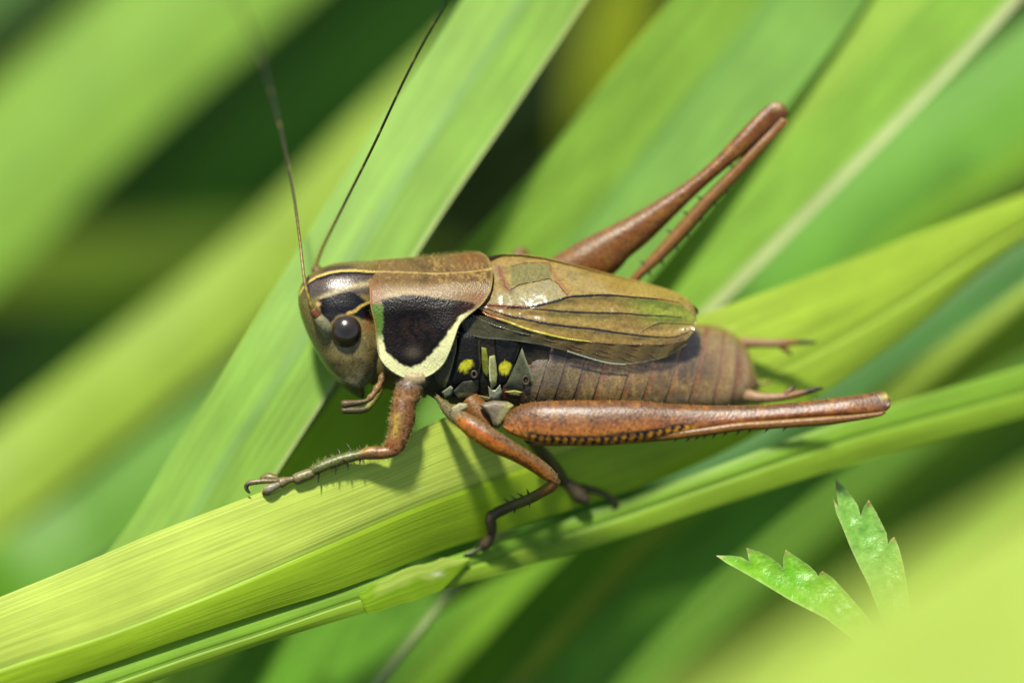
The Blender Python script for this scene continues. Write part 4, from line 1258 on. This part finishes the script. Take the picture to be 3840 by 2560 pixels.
def edge_tube(upper, lower, d, rd, n=120, m=30, sup=0.92):
    """limb from its two outlines in the picture, round in depth"""
    U, L = spline(upper, n), spline(lower, n)
    c = (U + L) / 2
    h = (L - U) / 2
    dd = np.interp(np.linspace(0, 1, n), np.linspace(0, 1, len(d)), d)
    rr = np.interp(np.linspace(0, 1, n), np.linspace(0, 1, len(rd)), rd)
    dd, rr = smooth1(dd, 8), smooth1(rr, 8)
    a = np.linspace(0, 2 * np.pi, m, endpoint=False)
    ca, sa = np.cos(a), np.sin(a)
    ca, sa = np.sign(ca) * np.abs(ca) ** sup, np.sign(sa) * np.abs(sa) ** sup
    V = np.empty((n, m, 3))
    V[..., :2] = c[:, None] - h[:, None] * ca[None, :, None]
    V[..., 2] = dd[:, None] + rr[:, None] * sa[None]
    V = V.reshape(-1, 3)
    F = gfaces(n, m, wrap=True, flip=True)
    k = len(V)
    V = np.vstack([V, [*c[0], dd[0]], [*c[-1], dd[-1]]])
    F += [(k, j, (j + 1) % m) for j in range(m)] + [(k + 1, (n - 1) * m + (j + 1) % m, (n - 1) * m + j) for j in range(m)]
    return V, F, dict(u=np.r_[np.repeat(np.linspace(0, 1, n), m), 0, 1], ca=np.r_[np.tile(ca, n), 0, 0], sa=np.r_[np.tile(sa, n), 0, 0])

# near hind leg
up = [(1888, 1590), (1893, 1562), (1910, 1540), (1940, 1522), (1994, 1507), (2097, 1501), (2222, 1500), (2400, 1502), (2500, 1512), (2645, 1519), (2830, 1518), (2950, 1510), (3060, 1499), (3189, 1483), (3265, 1473), (3305, 1466), (3328, 1475), (3339, 1500)]
lo = [(1886, 1596), (1896, 1612), (1915, 1626), (1973, 1650), (2035, 1662), (2139, 1671), (2263, 1671), (2400, 1658), (2500, 1637), (2615, 1618), (2730, 1600), (2844, 1582), (2959, 1571), (3074, 1563), (3180, 1555), (3265, 1549), (3312, 1545), (3336, 1528), (3339, 1506)]
V, F, info = edge_tube(up, lo, [30, 45, 55, 60, 66, 72, 76, 78, 78], [24, 62, 70, 62, 46, 36, 32, 32, 30, 12], n=170, m=48, sup=0.72)
def femur_paint(px, py, info, band=True):
    n1, n2 = fbm(px, py, 26, 61), fbm(px, py, 8, 63)
    ca = info['ca']
    c = np.tile(C(138, 74, 30), (len(px), 1))
    c = mixc(c, 0.9 * sm(ca, -0.02, 0.2), C(116, 78, 56))
    c = mixc(c, 0.6 * np.exp(-((ca - 0.1) / 0.1) ** 2), C(112, 62, 34))
    c = mixc(c, 0.6 * sm(ca, 0.80, 0.95), C(136, 80, 36))
    c = mixc(c, 0.55 * sm(n1, 0.0, 0.4), C(170, 108, 50))
    c = mixc(c, 0.45 * sm(-n1, 0.1, 0.5), C(96, 54, 24))
    # herringbone bars on the swollen part
    bars = sm(np.sin((px + 0.35 * py) / 37.0 * 6.283 + 1.5 * n1), 0.55, 0.95)
    c = mixc(c, 0.5 * bars * sm(-ca, -0.15, 0.1) * (1 - sm(px, 2150, 2450)), C(112, 60, 30))
    c = mixc(c, 0.8 * sm(-ca, 0.1, 0.4) * (1 - sm(px, 2300, 2560)), C(184, 112, 46))
    c = mixc(c, 0.6 * bars * sm(-ca, -0.05, 0.15) * (1 - sm(px, 2150, 2450)), C(120, 62, 26))
    if band:
        l1 = interp(px, [(1880, 1618), (1973, 1623), (2056, 1634), (2139, 1640), (2263, 1636), (2400, 1624), (2500, 1604), (2600, 1592), (2700, 1583)])
        w = interp(px, [(1900, 26), (2100, 30), (2300, 33), (2450, 30), (2550, 20), (2680, 8)]) * 1.25
        l1 = l1 - 8
        rel = (py - l1) / w
        tooth = np.abs(((px + 6 * n1 + 0.4 * (py - 1640)) / 31.0) % 1.0 - 0.5) * 2
        on = sm(px, 1930, 2000) * (1 - sm(px, 2560, 2660))
        c = mixc(c, sm(rel, -0.05, 0.08) * on, C(214, 140, 44))
        reach = 0.30 + 0.75 * sm(tooth, 0.25, 0.75)
        c = mixc(c, sm(rel, -0.05, 0.08) * sm(reach - rel, -0.08, 0.08) * on, C(18, 16, 10))
    kn = sm(px, 3245, 3300)
    c = mixc(c, kn * 0.8, C(98, 56, 32))
    c = mixc(c, np.exp(-(((px - 3318) / 16) ** 2 + ((py - 1486) / 12) ** 2)), C(210, 190, 130))
    return c
V[:, 2] -= 15 * info['ca']
leg1 = obj('leg', V, F, M['leg'], thing=cr, col=femur_paint(V[:, 0], V[:, 1], info))
tag(leg1, 'hind leg with swollen rusty femur along the abdomen')
tup = [(2000, 1640), (2300, 1638), (2600, 1604), (2768, 1582), (2900, 1573), (3074, 1561), (3200, 1553), (3300, 1543), (3322, 1538)]
tlo = [(2000, 1672), (2300, 1668), (2600, 1640), (2768, 1616), (2883, 1609), (3074, 1595), (3200, 1579), (3290, 1563), (3320, 1550)]
V, F, info = edge_tube(tup, tlo, [50, 66, 86, 98, 104, 98], [18, 20, 22, 22, 20, 12], n=90, m=18, sup=0.8)
c = np.tile(C(138, 88, 26), (len(V), 1)) * (1 + 0.3 * fbm(V[:, 0], V[:, 1], 20, 71))[:, None]
c = mixc(c, 0.6 * sm(info['ca'], 0.55, 0.9), C(176, 120, 40))
tib = obj('tibia', V, F, M['shin'], parent=leg1, thing=cr, col=c)
for x0 in (2532, 2578, 2612, 2640, 2676, 2716, 2766, 2808, 2872, 2940):
    y0 = interp(x0, [(2500, 1648), (2600, 1640), (2768, 1616), (2883, 1609), (3074, 1595)])
    r_ = 1.0 if x0 in (2578, 2676, 2766) else 0.7
    spine(tib, x0 + 10, y0 - 5, 88, x0 - 8 * r_, y0 + 17 * r_, 90, 5, C(48, 50, 20))
# its foot, far under the body
V, F, info = tube_geo([(1985, 1640, -60, 22), (2020, 1685, -180, 27), (2060, 1740, -270, 30), (2098, 1790, -330, 29), (2118, 1812, -345, 20)], n=40, m=14)
tars = obj('tarsus', V, F, M['shin'], parent=leg1, thing=cr, col=flatcol(V, C(84, 72, 48)))
V, F, info = tube_geo([(2110, 1795, -345, 20), (2145, 1825, -355, 26), (2172, 1855, -360, 30), (2196, 1876, -362, 20), (2206, 1884, -362, 10)], n=24, m=14)
obj('tarsus', V, F, M['shin'], parent=leg1, thing=cr, col=flatcol(V, C(88, 74, 56)))
V, F, info = tube_geo([(2150, 1815, -365, 16), (2200, 1832, -375, 14), (2250, 1845, -390, 11), (2290, 1868, -405, 10), (2312, 1886, -412, 9), (2306, 1900, -416, 7), (2296, 1912, -418, 3)], n=36, m=10)
obj('claw', V, F, M['shin'], parent=leg1, thing=cr, col=flatcol(V, C(70, 56, 36)))

# far hind leg, raised
up = [(1960, 1040), (2086, 957), (2191, 895), (2335, 823), (2454, 756), (2574, 680), (2670, 603), (2765, 503), (2837, 431), (2885, 391), (2918, 381), (2942, 396), (2953, 420)]
lo = [(2160, 1150), (2316, 1015), (2359, 967), (2434, 905), (2534, 806), (2634, 709), (2729, 628), (2800, 572), (2858, 520), (2904, 478), (2936, 453), (2950, 438), (2955, 428)]
V, F, info = edge_tube(up, lo, [-330, -320, -310, -300, -300, -310, -320], [60, 66, 54, 40, 34, 32, 10], n=130, m=32)
px, py = V[:, 0], V[:, 1]
n1 = fbm(px, py, 30, 81)
c = np.tile(C(130, 76, 30), (len(V), 1))
c = mixc(c, 0.5 * sm(info['ca'], 0.1, 0.5) * (1 - sm(px, 2550, 2750)), C(146, 112, 84))
c = mixc(c, 0.5 * sm(n1, 0.05, 0.4), C(166, 112, 48))
c = mixc(c, 0.7 * sm(px, 2850, 2910), C(104, 56, 28))
c = mixc(c, np.exp(-(((px - 2915) / 20) ** 2 + ((py - 398) / 14) ** 2)), C(190, 160, 130))
leg2 = obj('leg', V, F, M['leg'], thing=cr, col=c)
tag(leg2, 'hind leg raised with the knee up')
tup = [(2300, 1110), (2364, 1039), (2478, 914), (2574, 804), (2660, 713), (2741, 632), (2808, 560), (2880, 490), (2920, 445)]
tlo = [(2340, 1120), (2407, 1044), (2478, 981), (2574, 881), (2670, 771), (2765, 675), (2885, 541), (2947, 474), (2952, 445)]
V, F, info = edge_tube(tup, tlo, [-330, -325, -320, -315, -312, -315], [18, 22, 22, 20, 18, 10], n=80, m=16)
c = np.tile(C(146, 94, 40), (len(V), 1)) * (1 + 0.25 * fbm(V[:, 0], V[:, 1], 20, 82))[:, None]
tib2 = obj('tibia', V, F, M['shin'], parent=leg2, thing=cr, col=c)
for k_, tq in enumerate(np.linspace(0.08, 0.62, 8)):
    Ls, Us = spline(tlo, 60), spline(tup, 60)
    p = Ls[int(tq * 59)]
    spine(tib2, p[0] - 4, p[1] - 4, -312, p[0] + 6, p[1] + 22, -312, 6, C(44, 46, 18))
for tq in (0.2, 0.36, 0.46, 0.55, 0.74):
    p = Us[int(tq * 59)]
    spine(tib2, p[0] + 4, p[1] + 4, -312, p[0] - 21, p[1] - 8, -312, 6, C(44, 46, 18))

# near front leg
V, F, info = edge_tube([(1500, 1400), (1488, 1428), (1480, 1455), (1473, 1488), (1462, 1558), (1453, 1628), (1442, 1660), (1440, 1684), (1452, 1702)],
                       [(1606, 1408), (1600, 1430), (1590, 1450), (1578, 1491), (1560, 1523), (1557, 1575), (1540, 1628), (1520, 1677), (1497, 1703)],
                       [-20, -5, 10, 22, 26, 26], [50, 52, 46, 46, 42, 34, 18], n=100, m=32)
px, py = V[:, 0], V[:, 1]
n1 = fbm(px, py, 24, 91)
c = np.tile(C(130, 84, 50), (len(V), 1))
c = mixc(c, 0.6 * sm(n1, 0, 0.4), C(160, 106, 64))
c = mixc(c, np.exp(-(dline(px, py, [(1488, 1560), (1486, 1600), (1480, 1630)]) / 13) ** 2), C(196, 156, 78))
c = mixc(c, 0.7 * np.exp(-(dline(px, py, [(1480, 1500), (1520, 1486), (1565, 1498)]) / 7) ** 2), C(180, 130, 100))
c = mixc(c, (1 - sm(py, 1440, 1475)), C(120, 96, 92))
c = mixc(c, sm(py, 1640, 1670), C(150, 86, 48))
c = mixc(c, 0.8 * np.exp(-(((px - 1492) / 14) ** 2 + ((py - 1668) / 20) ** 2)), C(200, 130, 90))
leg3 = obj('leg', V, F, M['leg'], thing=cr, col=c)
tag(leg3, 'front leg with stout speckled femur below the pronotum')
V, F, info = tube_geo([(1520, 1415, 20, 26, 14), (1555, 1422, 26, 26, 16), (1590, 1415, 22, 22, 14)], n=20, m=14)
obj('hip', V, F, M['plain'], parent=leg3, thing=cr, col=flatcol(V, C(176, 152, 130)))
V, F, info = tube_geo([(1492, 1676, 24, 22), (1470, 1690, 26, 24), (1434, 1697, 26, 24), (1390, 1698, 24, 25), (1350, 1705, 22, 19), (1310, 1714, 20, 21), (1266, 1727, 18, 22), (1220, 1744, 18, 22), (1190, 1757, 18, 21), (1170, 1767, 18, 18)], n=90, m=18)
px, py = V[:, 0], V[:, 1]
c = np.tile(C(104, 106, 50), (len(V), 1)) * (1 + 0.25 * fbm(px, py, 14, 95))[:, None]
c = mixc(c, sm(px, 1330, 1380), C(146, 98, 56))
c = mixc(c, 0.7 * np.exp(-(dline(px, py, [(1352, 1708), (1385, 1706), (1410, 1694)]) / 8) ** 2), C(80, 50, 28))
c = mixc(c, 0.7 * np.exp(-(dline(px, py, [(1358, 1692), (1390, 1686)]) / 8) ** 2), C(200, 160, 96))
tib3 = obj('tibia', V, F, M['shin'], parent=leg3, thing=cr, col=c)
for it in ((1196, 1776, 1193, 1810), (1261, 1748, 1258, 1780), (1304, 1734, 1306, 1764), (1351, 1725, 1350, 1743)):
    spine(tib3, it[0], it[1], 24, it[2], it[3], 34, 4.5)
for it in ((1352, 1683, 1346, 1665), (1318, 1690, 1300, 1662), (1276, 1698, 1262, 1679), (1240, 1710, 1229, 1695)):
    spine(tib3, it[0], it[1], 10, it[2], it[3], 2, 4)
spine(tib3, 1292, 1724, 38, 1280, 1727, 52, 4)
def tsm(name, path, cc, parent, var=0.25, mat='shin', m=14, **kw):
    V, F, info = tube_geo(path, n=30, m=m, **kw)
    c = np.tile(cc, (len(V), 1)) * (1 + var * fbm(V[:, 0], V[:, 1], 12, 99))[:, None]
    return obj(name, V, F, M[mat], parent=parent, thing=cr, col=c)
tsm('tarsus', [(1174, 1768, 18, 17), (1160, 1776, 18, 21), (1132, 1787, 18, 22), (1108, 1797, 18, 21), (1100, 1801, 18, 13)], C(130, 116, 82), leg3)
tsm('tarsus', [(1106, 1794, 20, 9), (1085, 1798, 20, 12), (1062, 1806, 20, 19), (1050, 1811, 20, 20), (1046, 1813, 20, 12)], C(138, 116, 84), leg3)
tsm('tarsus', [(1046, 1802, 10, 10), (1028, 1794, 4, 17), (1004, 1790, 0, 19), (984, 1794, 0, 12), (976, 1798, 0, 5)], C(128, 112, 76), leg3)
tsm('tarsus', [(1050, 1812, 28, 9), (1032, 1822, 32, 14), (1010, 1832, 32, 18), (996, 1840, 30, 14), (990, 1844, 28, 6)], C(150, 140, 128), leg3)
tsm('tarsus', [(1016, 1830, 16, 10), (1004, 1840, 16, 16), (990, 1845, 16, 12), (984, 1844, 16, 6)], C(132, 84, 44), leg3)
tsm('tarsus', [(1044, 1803, 24, 8), (1010, 1803, 26, 9), (970, 1805, 24, 10), (940, 1809, 22, 11), (926, 1815, 22, 9)], C(128, 108, 66), leg3)
tsm('claw', [(930, 1813, 26, 8), (922, 1822, 26, 7), (924, 1836, 26, 5), (932, 1846, 26, 3), (939, 1850, 26, 1)], C(74, 66, 54), leg3)
tsm('claw', [(932, 1813, 10, 7), (926, 1824, 6, 6), (930, 1838, 4, 4), (940, 1846, 4, 1)], C(74, 66, 54), leg3)

# near middle leg
V, F, info = edge_tube([(1640, 1478), (1668, 1500), (1766, 1553), (1800, 1572), (1850, 1604), (1900, 1636), (1950, 1668), (2000, 1700), (2050, 1736), (2080, 1765), (2094, 1790), (2090, 1812)],
                       [(1630, 1490), (1668, 1556), (1722, 1606), (1754, 1636), (1800, 1668), (1850, 1698), (1900, 1718), (1950, 1742), (2000, 1772), (2036, 1796), (2062, 1808), (2078, 1814)],
                       [-45, 10, 62, 76, 66, 46, 24, 8], [20, 34, 36, 35, 33, 28, 16], n=110, m=30)
px, py = V[:, 0], V[:, 1]
n1 = fbm(px, py, 24, 101)
ca = info['ca']
c = np.tile(C(178, 104, 28), (len(V), 1))
c = mixc(c, 0.9 * sm(ca, 0.1, 0.35), C(132, 102, 82))
c = mixc(c, 0.8 * np.exp(-((ca - 0.08) / 0.14) ** 2) * sm(px, 1730, 1760) * (1 - sm(px, 1880, 1930)), C(206, 88, 28))
c = mixc(c, 0.5 * sm(n1, 0.1, 0.4) * sm(-ca, 0, 0.3), C(150, 88, 32))
c = mixc(c, 1 - sm(px + 0.6 * (py - 1560), 1700, 1740), C(124, 108, 84))
c = mixc(c, 0.5 * sm(px, 2040, 2080), C(150, 106, 66))
leg4 = obj('leg', V, F, M['leg'], thing=cr, col=c)
tag(leg4, 'middle leg with orange and grey femur and dark foot')
plate('hip', [(1690, 1530), (1722, 1510), (1752, 1512), (1756, 1528), (1720, 1548), (1695, 1548)], 16, flat(C(184, 168, 150)), parent=leg4, mat='plain', depth=lambda x, y: 0 * x + 40)
V, F, info = tube_geo([(2082, 1796, 5, 24), (2066, 1822, -14, 23), (2030, 1845, -50, 20), (1994, 1865, -84, 20), (1950, 1884, -120, 20), (1911, 1899, -150, 20), (1870, 1918, -180, 21), (1848, 1932, -186, 20)], n=70, m=16)
c = np.tile(C(112, 102, 42), (len(V), 1)) * (1 + 0.25 * fbm(V[:, 0], V[:, 1], 16, 105))[:, None]
c = mixc(c, sm(V[:, 0], 1990, 2050), C(152, 106, 50))
c = mixc(c, sm(1940 - V[:, 0], -20, 60), C(84, 72, 40))
tib4 = obj('tibia', V, F, M['shin'], parent=leg4, thing=cr, col=c)
for it in ((1962, 1862, -112, 1938, 1846), (1936, 1874, -134, 1912, 1854), (1906, 1882, -155, 1888, 1866), (1982, 1850, -96, 1975, 1832)):
    spine(tib4, it[0], it[1], it[2], it[3], it[4], it[2] - 10, 5, C(34, 36, 14))
for it in ((1988, 1878, -86, 1984, 1904), (1932, 1906, -132, 1928, 1926)):
    spine(tib4, it[0], it[1], it[2], it[3], it[4], it[2] + 14, 5, C(34, 36, 14))
tsm('tarsus', [(1854, 1922, -186, 18), (1840, 1940, -192, 21), (1842, 1972, -215, 21), (1845, 1996, -232, 17)], C(92, 76, 52), leg4)
tsm('tarsus', [(1846, 1990, -230, 15), (1838, 2014, -246, 18), (1822, 2038, -262, 22), (1812, 2052, -272, 16), (1806, 2060, -276, 8)], C(98, 80, 64), leg4)
tsm('claw', [(1815, 2046, -264, 11), (1790, 2062, -266, 9), (1762, 2074, -264, 7), (1738, 2080, -258, 3)], C(64, 60, 34), leg4)
# hip of the hind leg and folds above it
plate('hip', [(1795, 1515), (1850, 1500), (1905, 1505), (1930, 1520), (1900, 1570), (1870, 1606), (1850, 1600), (1835, 1560)], 40, lambda x, y: mixc(flat(C(128, 112, 104), 0.35, 16)(x, y), sm(x + 0.4 * y, 2480, 2530), C(176, 168, 110)), parent=leg1, mat='plain', depth=lambda x, y: 0 * x + 20)
V, F, info = tube_geo([(1760, 1500, -60, 40, 50), (1790, 1540, -50, 46, 50), (1830, 1585, -40, 36, 44), (1850, 1605, -40, 20, 30)], n=24, m=18)
obj('hip', V, F, M['plain'], parent=leg1, thing=cr, col=flatcol(V, C(140, 92, 50)))
# far middle leg: only its knee shows over the back
V, F, info = tube_geo([(1900, 1250, -380, 26), (1925, 1100, -480, 26), (1948, 965, -560, 24), (1952, 940, -570, 20), (1962, 950, -572, 18), (1985, 1060, -580, 18), (2010, 1250, -600, 17), (2030, 1450, -600, 15)], n=60, m=12)
tag(obj('leg', V, F, M['leg'], thing=cr, col=flatcol(V, C(140, 92, 70))), 'middle leg, only its knee above the back')

# ---------------- fine hair
def hairs(parent, pts, dirs, length, cc, r=0.9, name='hair'):
    parts = []
    for p, dv in zip(pts, dirs):
        L = length * rng.uniform(0.5, 1.3)
        q = p + dv * L
        V = []
        b = np.array([0, 0, 1.0])
        n_ = np.cross(dv, b)
        n_ /= np.linalg.norm(n_) + 1e-9
        V = np.array([p + n_ * r, p - n_ * 0.5 * r + b * 0.87 * r, p - n_ * 0.5 * r - b * 0.87 * r, q])
        parts.append((V, [(0, 1, 3), (1, 2, 3), (2, 0, 3)], np.tile(cc, (4, 1))))
    V, F, c = join(parts)
    o = obj(name, V, F, M['spine'], parent=parent, thing=cr, col=c)
    o['kind'] = 'stuff'
    return o
def tube_hairs(o, V, count, length, cc, outward_from):
    """hairs standing off a limb, leaning outwards from its axis"""
    idx = rng.integers(0, len(V), count)
    P = V[idx]
    axis = spline(outward_from, 200)
    k = np.argmin(((P[:, None, :2] - axis[None, :, :2]) ** 2).sum(-1), 1)
    dv = P - np.c_[axis[k, :2], axis[k, 2]]
    dv /= np.linalg.norm(dv, axis=1)[:, None] + 1e-9
    dv = dv + rng.normal(0, 0.25, dv.shape)
    dv /= np.linalg.norm(dv, axis=1)[:, None]
    hairs(o, P, dv, length, cc)
def ovs(o):
    me = o.data
    a_ = np.empty(len(me.vertices) * 3)
    me.vertices.foreach_get('co', a_)
    w = a_.reshape(-1, 3) + cr.base
    q = (w - ORIG) @ R
    k = (0.200 - q[:, 2]) / 0.200
    return np.stack([q[:, 0] / S / k + 1920, 1280 - q[:, 1] / S / k, q[:, 2] / S], 1)
pale = C(200, 186, 130)
tube_hairs(leg3, ovs(leg3), 500, 16, pale, [(1540, 1420, 0), (1515, 1530, 15), (1490, 1640, 26), (1465, 1690, 26)])
tube_hairs(tib3, ovs(tib3), 300, 15, C(170, 170, 110), [(1490, 1680, 24), (1390, 1698, 24), (1266, 1727, 18), (1170, 1767, 18)])
tube_hairs(leg4, ovs(leg4), 350, 13, pale, [(1690, 1530, -20), (1850, 1650, -30), (2060, 1790, -80)])
tube_hairs(leg1, ovs(leg1), 500, 11, pale, [(1890, 1590, 70), (2300, 1585, 98), (2800, 1550, 95), (3330, 1505, 82)])
pts, dirs = [], []
for q in spline(np.c_[np.vstack([PF[4:], PR[::-1][1:8]]), np.zeros(len(PF[4:]) + 7)], 90):
    dv = np.array([q[0] - 1560, q[1] - 1180, 0])
    dv /= np.linalg.norm(dv)
    pts.append(np.array([q[0], q[1], pron_depth(q[0], q[1])]))
    dirs.append(dv + rng.normal(0, 0.2, 3))
for x0 in np.linspace(1380, 1800, 80):
    pts.append(np.array([x0, interp(x0, [(1372, 982), (1482, 967), (1616, 958), (1705, 948), (1785, 946), (1850, 960)]), -205]))
    dirs.append(np.array([rng.normal(0.2, 0.2), -1, 0]))
hairs(pron, pts, dirs, 12, C(190, 170, 110))
